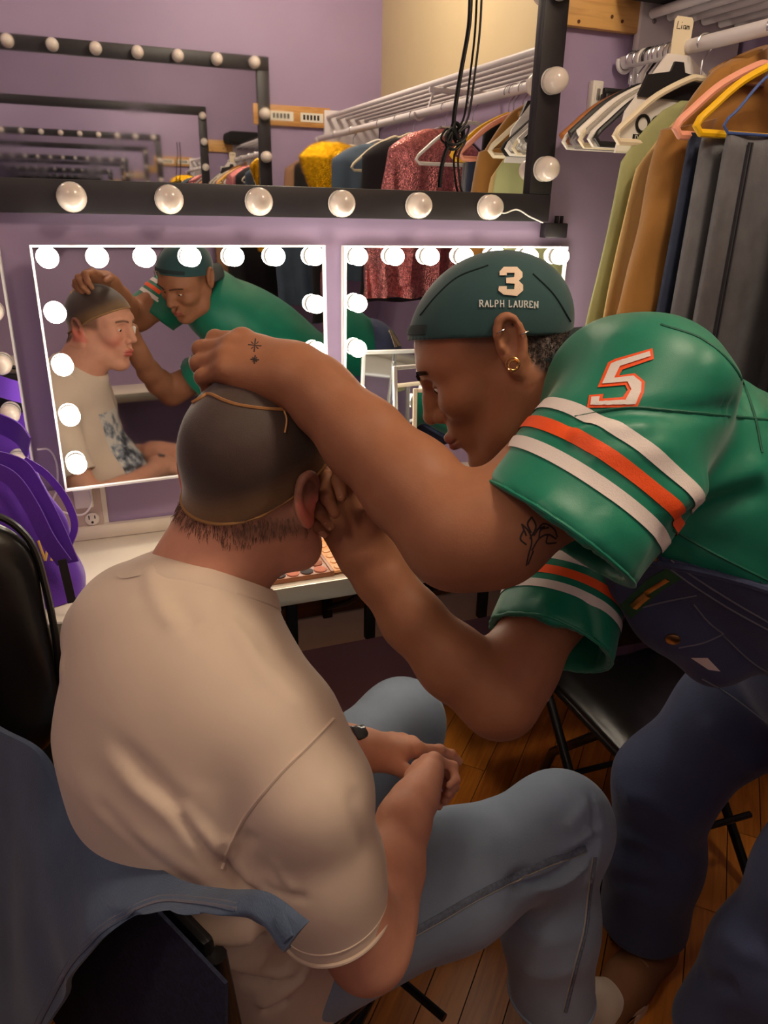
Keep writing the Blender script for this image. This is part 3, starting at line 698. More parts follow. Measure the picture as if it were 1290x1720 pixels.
mb.build('embossing', M_pal2, t)
# small white framed standing mirror with a wire of its own
cx, cy = .76, 1.66
M_thinw = mat('ivory_frame', (228, 214, 190), .4)
def stand_mirror(x0, x1, z0, z1, y, tilt, yaw, label, m):
    t = thing('framed_mirror', label, 'mirror', ((x0+x1)/2, y, z0)); e = .010
    t.rotation_euler = (tilt, 0, yaw); w = (x1-x0)/2; h = z1-z0
    for nm, lo, hi in (('frame_stile', (-w, -.006, 0), (-w+e, .006, h)), ('frame_stile', (w-e, -.006, 0), (w, .006, h)), ('frame_rail', (-w+e, -.006, 0), (w-e, .006, e)), ('frame_rail', (-w+e, -.006, h-e), (w-e, .006, h))):
        ob = MB().box(lo, hi, bev=.002).build(nm, m, None); ob.parent = t
    g = MB().box((-w+e, -.001, e), (w-e, .003, h-e)).build('glass', M_mirror, None, False); g.parent = t
    l = MB().tube([(0, .008, h*.7), (0, .055, .055*math.tan(-tilt)+.006)], .004, 8).build('easel_leg', m, None); l.parent = t
    return t
stand_mirror(.700, .960, .752, 1.165, 1.68, math.radians(-6), math.radians(6), 'silver edged standing mirror on the counter under the lit bulbs', mat('pale_metal_frame', (214, 216, 214), .25, metal=.5))
stand_mirror(.715, .93, .752, 1.120, 1.585, math.radians(-7), math.radians(-14), 'ivory framed standing mirror leaning before the silver edged one', M_thinw)
# compacts and cases on the counter under the chin
M_sil = mat('silver_lid', (206, 204, 206), .15, metal=.9); M_rosec = mat('rose_powder', (232, 142, 110), .7); M_blkp = mat('black_case', (22, 20, 22), .3)
def compact(x, y, r, label, m1, m2, open_=True):
    t = thing('powder_compact', label, 'compact', (x, y, .75))
    MB().lathe([(r*.96, 0), (r, .004), (r, .011), (r*.95, .013)], 28, None, (x, y, .75)).build('base', m1, t)
    MB().lathe([(r*.84, .011), (r*.84, .014), (r*.8, .0145)], 28, None, (x, y, .75)).build('powder', m2, t)
    if open_:
        a = math.radians(65); R = np.array([[1, 0, 0], [0, math.cos(a), -math.sin(a)], [0, math.sin(a), math.cos(a)]])
        MB().lathe([(r*.96, 0), (r, .003), (r, .006), (r*.95, .008)], 28, R, (x, y+r+r*math.cos(a), .763+r*math.sin(a))).build('lid', m1, t)
compact(.80, 1.52, .036, 'silver compact standing open on the counter', M_sil, M_rosec)
compact(.885, 1.545, .040, 'clear lidded silver compact beside the black case', M_sil, mat('pale_powder', (222, 186, 160), .7), False)
compact(.87, 1.475, .03, 'small closed silver compact at the counter front', M_sil, M_sil, False)
t = thing('makeup_case', 'open black case holding a coral powder block', 'case', (1.02, 1.55, .75))
MB().box((.93, 1.49, .75), (1.12, 1.61, .775), bev=.004).build('tray', M_blkp, t); MB().box((.95, 1.50, .775), (1.04, 1.60, .79), bev=.002).build('powder_block', M_rosec, t)
t = thing('makeup_brush', 'long makeup brush lying on the counter by the compacts', 'brush', (.74, 1.50, .757))
MB().tube([(.66, 1.49, .757), (.74, 1.50, .757), (.78, 1.507, .757)], [.003, .005, .005], 10).build('handle', M_thinw, t)
MB().tube([(.78, 1.507, .757), (.80, 1.51, .757)], [.0055, .006], 10).build('ferrule', M_sil, t); MB().tube([(.80, 1.51, .757), (.82, 1.513, .757), (.835, 1.515, .757)], [.006, .009, .002], 10).build('bristles', M_blkp, t)
M_tissue = mat('tissue', (244, 238, 230), .8)
t = tag(MB().box((.58, 1.455, .751), (.70, 1.54, .772), bev=.004).build('wipes_packet', M_tissue), 'white wipes packet lying on the counter beside the palette', 'packet')
# ------------------------------------------------------------------ purple tote bag on the counter
M_purple = mat('purple_canvas', (92, 40, 168), .75, sheen=.3, var=.12, vscale=6, bump=.35, bscale=500)
t = thing('tote_bag', 'purple canvas tote bag slumped on the counter before the unlit mirror', 'bag', (-.24, 1.58, .75))
def bag_profile(u):  # half widths by height
    return .145-.05*u**2, .085-.055*u
rings = []
for i in range(40):
    u = i/39; hx, hy = bag_profile(u); z = .752+.30*u; ring = []
    for j in range(64):
        a = 2*math.pi*j/64; c, s_ = math.cos(a), math.sin(a)
        rr = 1+.05*math.sin(5*a+u*4)*u+.05*math.sin(9*a-u*7)*u+.03*math.sin(u*14+a*2)
        ring.append(V(-.205+hx*rr*math.copysign(abs(c)**.7, c)-.02*u, 1.575+hy*rr*math.copysign(abs(s_)**.7, s_)+.02*u, z+.018*math.sin(2*a+1)*u-.04*max(0, c)*u))
    rings.append(ring)
sk = MB().loft(rings); KB = BVHTree.FromPolygons(sk.v, sk.f); sk.build('sack', M_purple, t, angle=85)
def strap(pts, wdt, nm='strap', m=M_purple, th=.003, side=(0, 0, 1)):
    P = spline(pts, 50); T = np.gradient(P, axis=0); T /= np.linalg.norm(T, axis=1)[:, None]; rings = []
    for i in range(len(P)):
        N_ = nrm(np.cross(T[i], side)); S = np.cross(N_, T[i]); rings.append([P[i]-S*wdt/2-N_*th/2, P[i]+S*wdt/2-N_*th/2, P[i]+S*wdt/2+N_*th/2, P[i]-S*wdt/2+N_*th/2])
    return MB().loft(rings).build(nm, m, t, angle=50)
strap([aty(x, y, yy) for x, y, yy in ((-30, 770, 1.52), (10, 775, 1.505), (40, 790, 1.50), (70, 840, 1.485), (95, 890, 1.475), (112, 930, 1.47), (118, 945, 1.47))], .034, side=(.6, -.2, .7))
strap([aty(x, y, yy) for x, y, yy in ((-20, 785, 1.49), (20, 805, 1.47), (52, 850, 1.458), (80, 905, 1.448), (108, 945, 1.445))], .030, side=(.6, -.2, .7))
strap([aty(x, y, yy) for x, y, yy in ((40, 772, 1.56), (75, 795, 1.56), (105, 830, 1.55), (122, 865, 1.54), (125, 890, 1.53), (116, 915, 1.52))], .014, side=(.7, 0, .5))
strap([aty(x, y, yy) for x, y, yy in ((-40, 700, 1.66), (0, 712, 1.66), (30, 728, 1.64), (48, 752, 1.60))], .05, side=(.3, -.4, .8))
strap([aty(x, y, 1.437) for x, y in ((104, 940), (110, 965), (116, 990), (121, 1012))], .016, 'webbing_tail', mat('dark_webbing', (40, 34, 36), .8), side=(1, 0, 0))
M_gold = mat('gold_print', (214, 170, 84), .5)
t_letters = MB()
for st in ([(64, 908), (76, 942)], [(76, 942), (82, 908)], [(86, 942), (93, 908)], [(93, 908), (102, 940)], [(89, 928), (99, 927)]):
    ribbon(t_letters, surf_path(KB, st, 10), .005, .0012, .001)
t_letters.build('lettering', M_gold, t)

# ================================================================== CHAIRS
M_vinyl = mat('black_vinyl', (17, 16, 17), .32, bump=.25, bscale=60, coat=.2); M_blackm = mat('black_metal', (20, 19, 20), .35, metal=.3)
# padded office chair behind the seated man
_DY = .07
t = thing('office_chair', 'black padded vinyl office chair between seated man and purple bag', 'chair', (-.36, 1.38+_DY, 0))
S = Sdf((-.62, .98, .56), (-.04, 1.32, 1.12), .007)
S.chain([V(-.48, 1.16, .70), V(-.48, 1.17, .96)], [.105, .10], k=.03, flat=(0, 1, 0), fs=1.9).chain([V(-.215, 1.16, .70), V(-.215, 1.17, .96)], [.105, .10], k=.09, flat=(0, 1, 0), fs=1.9).chain([V(-.35, 1.15, .70), V(-.35, 1.16, .985)], [.13, .09], k=.08, flat=(0, 1, 0), fs=2.0)
v, f = S.mesh(2); link('backrest', np_mesh('backrest', v, f), M_vinyl, t)
MB().tube(spline([(-.12, 1.158, .66), (-.107, 1.158, .78), (-.108, 1.165, .92), (-.125, 1.168, 1.02), (-.19, 1.168, 1.072), (-.35, 1.168, 1.085), (-.5, 1.168, 1.07), (-.575, 1.168, 1.0), (-.595, 1.16, .80), (-.58, 1.158, .66)], 60), .006, 8).build('piping', M_vinyl, t)
MB().box((-.6, 1.19, .42), (-.14, 1.60, .50), bev=.035).build('seat', M_vinyl, t)
MB().tube([(-.35, 1.15, .66), (-.35, 1.12, .5), (-.35, 1.2, .40), (-.35, 1.38, .39)], .016, 10).build('back_bar', M_blackm, t)
MB().lathe([(.022, .10), (.022, .26), (.03, .27), (.03, .42)], 16, None, (-.36, 1.38, 0)).build('gas_lift', M_blackm, t)
for k in range(5):
    a = 2*math.pi*k/5+.3; e = V(-.36+.25*math.cos(a), 1.38+.25*math.sin(a), .07)
    l = MB().tube([(-.36, 1.38, .11), e], [.024, .016], 10).build('base_leg', M_blackm, t)
    MB().lathe([(.026, -.016), (.028, -.012), (.028, .012), (.026, .016)], 16, [(1, 0, 0), (0, 0, 1), (0, 1, 0)], e+V(0, 0, -.042)).build('castor', M_blackm, l)
for ch in t.children_recursive: 
    if ch.parent == t: ch.data.transform(Matrix.Translation((0, _DY, 0)))
    else: ch.data.transform(Matrix.Translation((0, _DY, 0)))
def folding_chair(label, c, ang, sw=.19, sd=.20, back_z=.80, seat_m=M_vinyl, bw=0.):
    """c = seat centre on the floor, ang = facing direction"""
    t = thing('folding_chair', label, 'chair', (c[0], c[1], 0), 'black folding chairs')
    ca, sa = math.cos(ang), math.sin(ang); R = np.array([[ca, -sa, 0], [sa, ca, 0], [0, 0, 1]]); o = np.array([c[0], c[1], 0.])
    def P(x, y, z): return R@V(x, y, z)+o
    def part(nm, mb, m, par=t): mb.v = [tuple(R@np.array(q)+o) for q in mb.v]; return mb.build(nm, m, par)
    S = Sdf((-sd-.05, -sw-.05, .40), (sd+.05, sw+.05, .50), .006)
    S.chain([V(-sd+.04, -sw+.05, .445), V(sd-.05, -sw+.05, .445)], [.05, .05], k=.01, flat=(0, 0, 1), fs=2.8).chain([V(-sd+.04, sw-.05, .445), V(sd-.05, sw-.05, .445)], [.05, .05], k=.02, flat=(0, 0, 1), fs=2.8)
    for yy in np.linspace(-sw+.08, sw-.08, 5): S.cone(V(-sd+.05, yy, .446), V(sd-.05, yy, .446), .05, .05, k=.02, flat=(0, 0, 1), fs=2.6)
    v, f = S.mesh(2); v = v@R.T+o; link('seat', np_mesh('seat', v, f), seat_m, t)
    part('seat_frame', MB().tube([(-sd, -sw+.01, .43), (sd-.05, -sw+.01, .43), (sd-.01, -sw+.05, .43), (sd-.01, sw-.05, .43), (sd-.05, sw-.01, .43), (-sd, sw-.01, .43)], .011, 10), M_blackm)
    for s_ in (-1, 1):
        part('front_leg', MB().tube([(sd+.03, s_*(sw+.012), .012), (-sd+.06, s_*(sw+.012), .41), (-sd-.03, s_*(sw+.012), .52), (-sd-.05, s_*(sw+.005), back_z-.02)], .0115, 10), M_blackm)
        part('rear_leg', MB().tube([(-sd-.02, s_*(sw-.018), .012), (-sd+.06, s_*(sw-.018), .24), (.03, s_*(sw-.018), .42)], .0115, 10), M_blackm)
    part('cross_bar', MB().tube([(sd-.03, -sw-.01, .20), (sd-.03, sw+.01, .20)], .008, 8), M_blackm)
    part('cross_bar', MB().tube([(-sd+.01, -sw+.02, .10), (-sd+.01, sw-.02, .10)], .008, 8), M_blackm)
    part('back_panel', MB().box((-sd-.062, -sw-bw, back_z-.30-bw*2), (-sd-.045, sw+bw, back_z), bev=.008), M_blackm)
    return t
FA = math.radians(26.6)
TV = V(.448, -.894, 0); FV = V(.894, .448, 0)     # along the chair back / facing direction of the seated man
cb0 = V(-.1, .87, 0)+TV*.11
folding_chair('black folding chair under the seated man', tuple((cb0+FV*.275)[:2]), FA, .20, .21, .79, bw=0.)
folding_chair('empty black folding chair beside the overalls', (1.155, 1.145), math.radians(-92), .185, .195, .80, bw=.03)
# ================================================================== PEOPLE: shared builders
def axes(az, pitch, roll):
    az, pitch, roll = map(math.radians, (az, pitch, roll))
    f = V(math.cos(az)*math.cos(pitch), math.sin(az)*math.cos(pitch), -math.sin(pitch)); l = V(-math.sin(az), math.cos(az), 0); u = np.cross(f, l)
    l2 = math.cos(roll)*l+math.sin(roll)*u; return np.stack([f, l2, np.cross(f, l2)], 1)
def head_mesh(O, R, neck, nr, h=.0022, style=0, sc=1., ear=1., ez=.008, lips=1.):
    """head with neck; local axes x forward, y left, z up, origin between the ears. neck = world points down the neck"""
    nl = [R.T@(np.array(p)-O)/sc for p in neck]
    lo = np.minimum.reduce([V(-.115, -.105, -.125)]+[p-.09 for p in nl]); hi = np.maximum.reduce([V(.135, .105, .15)]+[p+.09 for p in nl])
    S = Sdf(lo, hi, h)
    S.ell((-.004, 0, .048), (.097, .0765, .086))
    S.ell((.036, 0, .030), (.060, .064, .062), k=.03)
    S.ell((.038, 0, -.030), (.050, .056, .066), k=.035)
    for s in (-1, 1):
        S.chain([V(-.008, s*.054, -.030), V(.022, s*.047, -.072), V(.066, s*.016, -.098)], [.022, .020, .017], k=.03)
        S.ell((.062, s*.044, -.012), (.026, .022, .018), k=.025)            # cheekbone
        S.chain([V(.089, s*.008, .036), V(.082, s*.032, .041), V(.064, s*.055, .034)], [.010, .0095, .009], k=.018)  # brow
    S.ell((.078, 0, -.096), (.017, .020, .015), k=.02)
    S.ell((.084, 0, -.052), (.018, .027, .024), k=.025)                      # mouth mound
    for s in (-1, 1): S.ell((.101, s*.031, .016), (.016, .019, .0125), k=.014, mode='s')   # eye sockets
    for s in (-1, 1):
        S.ell((.0785, s*.031, .014), (.0125, .0145, .0105), k=.004)          # eyelids over the ball
        S.chain([V(.0905, s*.020, .0125), V(.0918, s*.031, .0105 if style else .012), V(.086, s*.043, .012)], [.0032]*3, k=.003, mode='s')  # lid slit
    S.chain([V(.091, 0, .030), V(.103, 0, .004), V(.1135, 0, -.016)], [.0085, .0092, .0115], k=.014)   # nose
    for s in (-1, 1):
        S.ell((.101, s*.0125, -.0225), (.0095, .0075, .0080), k=.007); S.ell((.1075, s*.0075, -.0295), (.004, .003, .004), k=.003, mode='s')
    S.chain([V(.094, -.021, -.0555), V(.1025, -.007, -.0515), V(.1025, .007, -.0515), V(.094, .021, -.0555)], [.0035*lips, .0058*lips, .0058*lips, .0035], k=.006)
    S.chain([V(.093, -.019, -.0595), V(.1005, 0, -.0655), V(.093, .019, -.0595)], [.0035*lips, .0072*lips, .0035], k=.006)
    S.chain([V(.093, -.026, -.0578), V(.109, 0, -.0588), V(.093, .026, -.0578)], [.0014]*3, k=.003, mode='s')
    S.ell((.099, 0, -.040), (.008, .005, .008), k=.012, mode='s'); S.ell((.103, 0, -.079), (.009, .018, .006), k=.014, mode='s')
    for s in (-1, 1):                                                       # ears
        A = axes(s*78, 0, 0) if s > 0 else axes(-78, 0, 0)
        c = V(-.020, s*.0815, ez)
        Re = np.array([[math.cos(.30), -s*math.sin(.30), 0], [s*math.sin(.30), math.cos(.30), 0], [0, 0, 1]])
        tl = np.array([[math.cos(.18), 0, -math.sin(.18)], [0, 1, 0], [math.sin(.18), 0, math.cos(.18)]]); Re = tl@Re
        def E(x, y, z): return c+Re@V(-x*ear*.8, s*y, z*ear)
        S.ell(c, (.0150*ear, .0060, .0305*ear), Re, k=.008); S.ell(E(.000, .003, -.029), (.0075, .005, .0085), k=.006)
        S.chain(list(spline([E(-.010, .004, .000), E(-.014, .006, .014), E(-.005, .008, .0285), E(.010, .009, .027), E(.0185, .0085, .010), E(.016, .007, -.008), E(.006, .005, -.024)], 14)), list(np.interp(np.linspace(0, 1, 14), [0, .3, .7, 1], [.0033, .0042, .0042, .005])), k=.005)
        S.ell(E(-.002, .0085, .002), (.0085, .0065, .0125), Re, k=.006, mode='s'); S.ell(E(.006, .009, .016), (.0065, .004, .009), Re, k=.005, mode='s')
        S.ell(E(-.012, .004, -.002), (.004, .005, .006), Re, k=.004)
    S.chain([V(-.026, 0, -.02)]+nl, nr, k=.035)
    v, f = S.mesh(1)
    return v*sc, f
FING = [  # base x, base y, phalanges, radii   (x along the hand, y towards the thumb)
    ((.088, .029), (.043, .026, .021), (.0093, .0086, .0078, .0066)), ((.092, .0095), (.047, .030, .022), (.0096, .0088, .0079, .0067)),
    ((.087, -.0105), (.043, .028, .022), (.0092, .0084, .0075, .0063)), ((.078, -.029), (.034, .021, .019), (.0082, .0073, .0066, .0056))]
def line_part(nm, B, px, wdt, m, par, n=40, off=.0008):
    mb = MB(); ribbon(mb, surf_path(B, px, n), wdt, off, off)
    return mb.build(nm, m, par) if mb.f else None
def arm_mesh(W, X, Zb, side, arm, curls, thumb, h=.0026, fat=1., spread=(.10, .02, -.06, -.14), scale=1., wrist_r=.029, arm_flat=1.15):
    """forearm + hand. W wrist, X towards the knuckles, Zb back of the hand, side +1 right / -1 left;
    arm = [(world point, radius)...] from the wrist upwards; curls = 4 x (mcp, pip, dip) degrees; thumb = list of 3 directions in hand space"""
    X = nrm(X); Z = nrm(np.array(Zb)-X*(np.array(Zb)@X)); Y = np.cross(Z, X)*side; R = np.stack([X, Y, Z], 1)
    L = lambda p: R.T@(np.array(p)-W)
    tips = []; P = [L(p) for p, _ in arm]
    prim = []
    for (bx, by), ph, rad in FING:
        i = len(tips); a = 0.; sp = spread[i]; p = V(bx, by, -.004+.003*(1-abs(by)/.03)); pts = [p]
        for q in range(3):
            a += math.radians(curls[i][q]); d = V(math.cos(a)*math.cos(sp), math.cos(a)*math.sin(sp), -math.sin(a)); p = p+d*ph[q]; pts.append(p)
        rad = tuple(q*fat for q in rad); prim.append((pts, rad)); tips.append((pts[-1], d, V(math.sin(a)*math.cos(sp), math.sin(a)*math.sin(sp), math.cos(a))))
    tp = [V(.022, .022, -.012)]
    for q, d in enumerate(thumb): tp.append(tp[-1]+nrm(d)*(.044, .034, .027)[q])
    allp = np.array([q for pts, _ in prim for q in pts]+tp)*scale
    lo = np.minimum(allp.min(0)-.02, np.min([p-r*1.3-.01 for p, (_, r) in zip(P, arm)], 0)); hi = np.maximum(allp.max(0)+.02, np.max([p+r*1.3+.01 for p, (_, r) in zip(P, arm)], 0))
    lo = np.minimum(lo, -.06); hi = np.maximum(hi, .06)
    S = Sdf(lo, hi, h)
    S.chain([V(0, 0, 0)]+P, [wrist_r]+[r for _, r in arm], k=.025)
    S.cone(V(-.02, 0, 0), V(.012, 0, 0), wrist_r*1.05, wrist_r*1.1, k=.02, flat=(0, 0, 1), fs=1.25)
    for (by, bx) in ((.026, .084), (.009, .088), (-.010, .083), (-.026, .074)):
        S.cone(V(.008, by*.55, -.002), V(bx, by, -.004), .019*fat, .0125*fat, k=.018)
    S.cone(V(.012, .012, -.012), V(.055, .028, -.012), .018, .012, k=.02)     # thenar
    S.cone(V(.012, -.014, -.012), V(.055, -.026, -.010), .016, .011, k=.02)
    for i, (pts, rad) in enumerate(prim):
        for q in range(3): S.cone(pts[q], pts[q+1], rad[q], rad[q+1], k=.004 if q else .010)
        for q in (1, 2): S.ell(pts[q], (rad[q]*1.04,)*3, k=.004)
        S.ell(pts[0]+V(-.002, 0, .003), (.0105*fat, .0095*fat, .009*fat), k=.008)
    rr = (.017, .0118, .0102, .0078)
    for q in range(3): S.cone(tp[q], tp[q+1], rr[q], rr[q+1], k=.012 if q == 0 else .004)
    v, f = S.mesh(1)
    return v@R.T+W, f, R, [R@t_[0]+W for t_ in tips], [R@t_[1] for t_ in tips], R@tp[-1]+W, [R@t_[2] for t_ in tips]
def nail(mb, tip, d, up, r=.0052):
    up = nrm(np.array(up)-d*(np.array(up)@d)); s_ = np.cross(d, up); rings = []
    for i, (u, wdt) in enumerate(((-.006, .75), (-.003, 1.), (.002, 1.), (.0055, .8))):
        rings.append([tip+d*u+s_*r*wdt*math.sin(a)+up*(.0066*math.cos(a)-.0003*i) for a in np.linspace(-.9, .9, 7)])
    mb.loft(rings, closed=False)
def hoop(mb, c, n1, n2, r, tr=.0011, a0=0, a1=6.0): mb.tube([c+r*(math.cos(a)*n1+math.sin(a)*n2) for a in np.linspace(a0, a1, 22)], tr, 8)
def smooth01(x, a, b): t_ = np.clip((x-a)/(b-a), 0, 1); return t_*t_*(3-2*t_)
def lerp(a, b, t_): return a*(1-t_[:, None])+np.array(b)[None]*t_[:, None]
def lin(*c): return np.array(srgb(*c)[:3])
def shoe(name, heel, toe, m_up, m_sole, par, label=None, w=.045, hgt=.085):
    """laced shoe from heel to toe on the floor"""
    heel = np.array(heel, float); toe = np.array(toe, float); X = nrm(toe-heel); L_ = np.linalg.norm(toe-heel); Y = np.cross(V(0, 0, 1), X); R = np.stack([X, Y, V(0, 0, 1)], 1)
    S = Sdf((-.06, -.07, -.005), (L_+.06, .07, .16), .0045)
    S.chain([V(.03, 0, .05), V(L_*.5, 0, .045), V(L_-.045, 0, .036)], [.043, .043, .040], k=.03, flat=(0, 0, 1), fs=1.05)
    S.cone(V(.03, 0, .05), V(.02, 0, .115), .042, .040, k=.03); S.cone(V(.06, 0, .07), V(L_*.55, 0, .05), .038, .03, k=.03)
    S.plane((0, 0, .014), (0, 0, -1)); v, f = S.mesh(1); o = link(name, np_mesh(name, v@R.T+heel, f), m_up, par)
    rings = [[R@V(L_/2+(L_/2+.006)*math.cos(a)*1.0, (.043+.006*math.cos(a))*math.copysign(abs(math.sin(a))**.8, math.sin(a)), z)+heel for a in np.linspace(0, 2*math.pi, 41)[:-1]] for z in (.0, .004, .022, .024)]
    MB().loft(rings).build('sole', m_sole, o)
    lc = MB()
    for k in range(5):
        x = L_*.42+.022*k; z = .098-.011*k; lc.tube([R@V(x, yy, z-abs(yy)**2*12)+heel for yy in np.linspace(-.024, .024, 7)], .0028, 6)
    lc.build('laces', m_sole, o); return o
SK1 = mat('fair_skin', rough=.55, spec=.3, attr='tint', sss=.12, var=.05, vscale=45, bump=.08, bscale=500)
SK2 = mat('brown_skin', rough=.5, spec=.3, attr='tint', sss=.08, var=.05, vscale=45, bump=.08, bscale=500)
M_nail1 = mat('nail_pink', (226, 178, 160), .3); M_nail2 = mat('nail_tan', (190, 138, 104), .3)
M_eye = mat('eye_white', (225, 220, 214), .2); M_iris = mat('dark_iris', (40, 28, 20), .2); M_hair = mat('dark_hair', (34, 25, 22), .75); M_hair2 = mat('brown_hair', (116, 88, 72), .7)
def eyes(par, O, R, r=.0105):
    for s in (-1, 1):
        c = O+R@V(.0792, s*.031, .0135); mb = MB(); mb.lathe([(r*math.sin(a), -r*math.cos(a)) for a in np.linspace(.05, math.pi-.05, 12)], 18, None, c); e = mb.build('eye', M_eye, par)
        d = nrm(V(.93, 0, -.36)); A = np.stack([nrm(np.cross(V(0, 1, 0), d)), V(0, 1, 0), d], 1); MB().lathe([(.0048, r-.0012), (.004, r+.0004), (.0005, r+.0007)], 16, R@A, c).build('iris', M_iris, e)
def brow(par, O, R, m, B):
    for s in (-1, 1):
        mb = MB()
        for k in range(46):
            u = k/45; yy = s*(.010+.042*u); zz = .034+.010*math.sin(u*2.2)-.006*u; c = O+R@V(.16, yy, zz); d = -nrm(R[:, 0])
            h_ = B.ray_cast(Vector(c), Vector(d), .2)
            if h_[0] is None: continue
            p = np.array(h_[0]); n_ = np.array(h_[1]); q = p+R@V(-.002*u, s*.006, .003-.003*u)+n_*.001
            for dz in (-.0022, 0, .0022): mb.tube([p+R@V(0, 0, dz)-n_*.0004, q+R@V(0, 0, dz)], [.0006, .0002], 4)
        mb.build('eyebrow', m, par)

# ================================================================== THE SEATED MAN
def W(s, fw, z): return V(-.1, .87, 0)+TV*s+FV*fw+V(0, 0, z)
man = thing('person', 'seated man in cream t-shirt, pale jeans and brown wig cap with hands clasped', 'person', W(.11, .22, .40))
SC1 = 1.05; O1 = V(.181, .882, 1.192); R1 = axes(40, 6, 0)
neckb = at(346, 976, .962); necku = at(392, 895, .955)
hv, hf = head_mesh(O1, R1, [necku, neckb, neckb+V(-.03, -.015, -.08)], [.054, .060, .063, .060], sc=SC1)
loc = hv/SC1; hv = hv@R1.T+O1
# arms
WR = at(690, 1350, 1.07); kR = at(706, 1297, 1.135)
aR = [(at(678, 1380, 1.05), .034), (at(655, 1460, 1.0), .042), (at(632, 1540, .955), .047), (at(618, 1592, .925), .046), (at(588, 1540, .905), .049), (at(548, 1420, .87), .053), (at(525, 1310, .845), .055)]
rv, rf, RR, tipsR, tdR, ttR, upR = arm_mesh(WR, kR-WR, V(-.82, -.42, .35), 1, aR, [(58, 78, 45), (62, 82, 46), (64, 84, 48), (66, 84, 50)], [V(.6, .6, -.35), V(.85, .15, -.5), V(.9, -.1, -.4)], wrist_r=.028)
WL = at(608, 1258, 1.195); kL = at(670, 1248, 1.235)
aL = [(at(582, 1254, 1.21), .031), (W(-.06, .33, .70), .038), (W(-.165, .245, .70), .044), (W(-.13, .18, .84), .050), (W(-.07, .14, .95), .056)]
lv, lf, RL, tipsL, tdL, ttL, upL = arm_mesh(WL, kL-WL, V(.0, .30, .92), -1, aL, [(8, 16, 14), (24, 50, 36), (34, 60, 40), (40, 66, 42)], [V(.6, .6, -.35), V(.9, .25, -.3), V(.95, .0, -.3)], wrist_r=.0285)
# trunk and legs under the clothes (coarse, hidden)
S = Sdf((-.25, .55, .08), (.95, 1.55, 1.06), .014)
S.chain([W(.11, .16, .52), W(.11, .14, .72), W(.115, .13, .90)], [.13, .12, .13], k=.04, flat=FV, fs=1.4)
kneeR, kneeL = at(935, 1392, 1.37), V(.545, 1.235, .485); ankR, ankL = atz(925, 1690, .11), V(.60, 1.27, .11)
S.chain([W(.21, .20, .50), kneeR, ankR], [.075, .055, .04], k=.03).chain([W(.01, .20, .50), kneeL, ankL], [.075, .055, .04], k=.03)
S.chain([W(-.07, .14, .95), W(.115, .13, .97), W(.29, .15, .95)], [.05, .08, .05], k=.03)
tv, tf = S.mesh(1)
bv, bf = join([(hv, hf), (rv, rf), (lv, lf), (tv, tf)])
skin = lin(208, 150, 124); tint = np.tile(skin, (len(bv), 1)); n0 = len(hv)
hl = loc; t0 = tint[:n0]
t0 = lerp(t0, lin(204, 124, 110), np.exp(-(((hl[:, 0]-.07)/.03)**2+((np.abs(hl[:, 1])-.045)/.022)**2+((hl[:, 2]+.02)/.022)**2)))          # cheeks
t0 = lerp(t0, lin(186, 92, 84), smooth01(-np.abs(hl[:, 2]+.0585), -.0125, -.008)*smooth01(-np.abs(hl[:, 1]), -.026, -.018)*smooth01(hl[:, 0], .088, .094))
t0 = lerp(t0, lin(206, 108, 92), smooth01(np.abs(hl[:, 1]), .081, .088)*.8*smooth01(hl[:, 2], -.035, -.025))                                                             # ears
hz = -.040+.006*np.cos(hl[:, 1]*60)
hairm = smooth01(hl[:, 2], hz-.004, hz+.012)*smooth01(-hl[:, 0], -.012, .012)*smooth01(-np.abs(hl[:, 1]), -.083, -.079)
side = smooth01(hl[:, 2], .0, .02)*smooth01(-hl[:, 0], -.045, -.03)
t0 = lerp(t0, lin(112, 82, 66), np.clip(np.maximum(hairm*.55, side*.8), 0, 1)); tint[:n0] = t0
body = link('body', np_mesh('body', bv, bf, tint), SK1, man)
HB = bvh(hv, hf)
eyes(man, O1, R1*SC1); brow(man, O1, R1*SC1, M_hair2, HB)
nm = MB()
for i in range(4): nail(nm, tipsL[i]-tdL[i]*.003, tdL[i], upL[i])
nm.build('fingernails', M_nail1, man)
# nape hair: short strands
def strands(par, O, Rm_, sc, B, n, keep, length, m, rad=.00042, seed=3):
    mb = MB(); rr = random.Random(seed)
    for k in range(n):
        a = rr.uniform(-1.9, 1.9); zz = rr.uniform(-.085, .03); d = V(-math.cos(a), math.sin(a), 0)
        if not keep(a, zz, rr): continue
        h_ = B.ray_cast(Vector(O+sc*Rm_@(d*.2+V(0, 0, zz))), Vector(-(Rm_@d)), .3)
        if h_[0] is None: continue
        p = np.array(h_[0]); q = (Rm_.T@(p-O))/sc
        if abs(q[1]) > .078 or q[0] > .0: continue
        n_ = np.array(h_[1]); dn = Rm_@V(0, 0, -1); dn = nrm(dn-n_*(dn@n_)); L_ = rr.uniform(*length)
        mb.tube([p-n_*.001, p+n_*.0016+dn*L_*.5+Rm_@V(0, rr.uniform(-.002, .002), 0), p+n_*.0012+dn*L_], [rad, rad*.85, rad*.25], 3)
    return tag(mb.build('hair', m, par), kind='stuff')
strands(man, O1, R1, SC1, HB, 3800, lambda a, z, r: -.034-.012*math.exp(-((a+.35)/.5)**2)+r.uniform(-.004, .010) < z < -.012, (.006, .013), M_hair2)
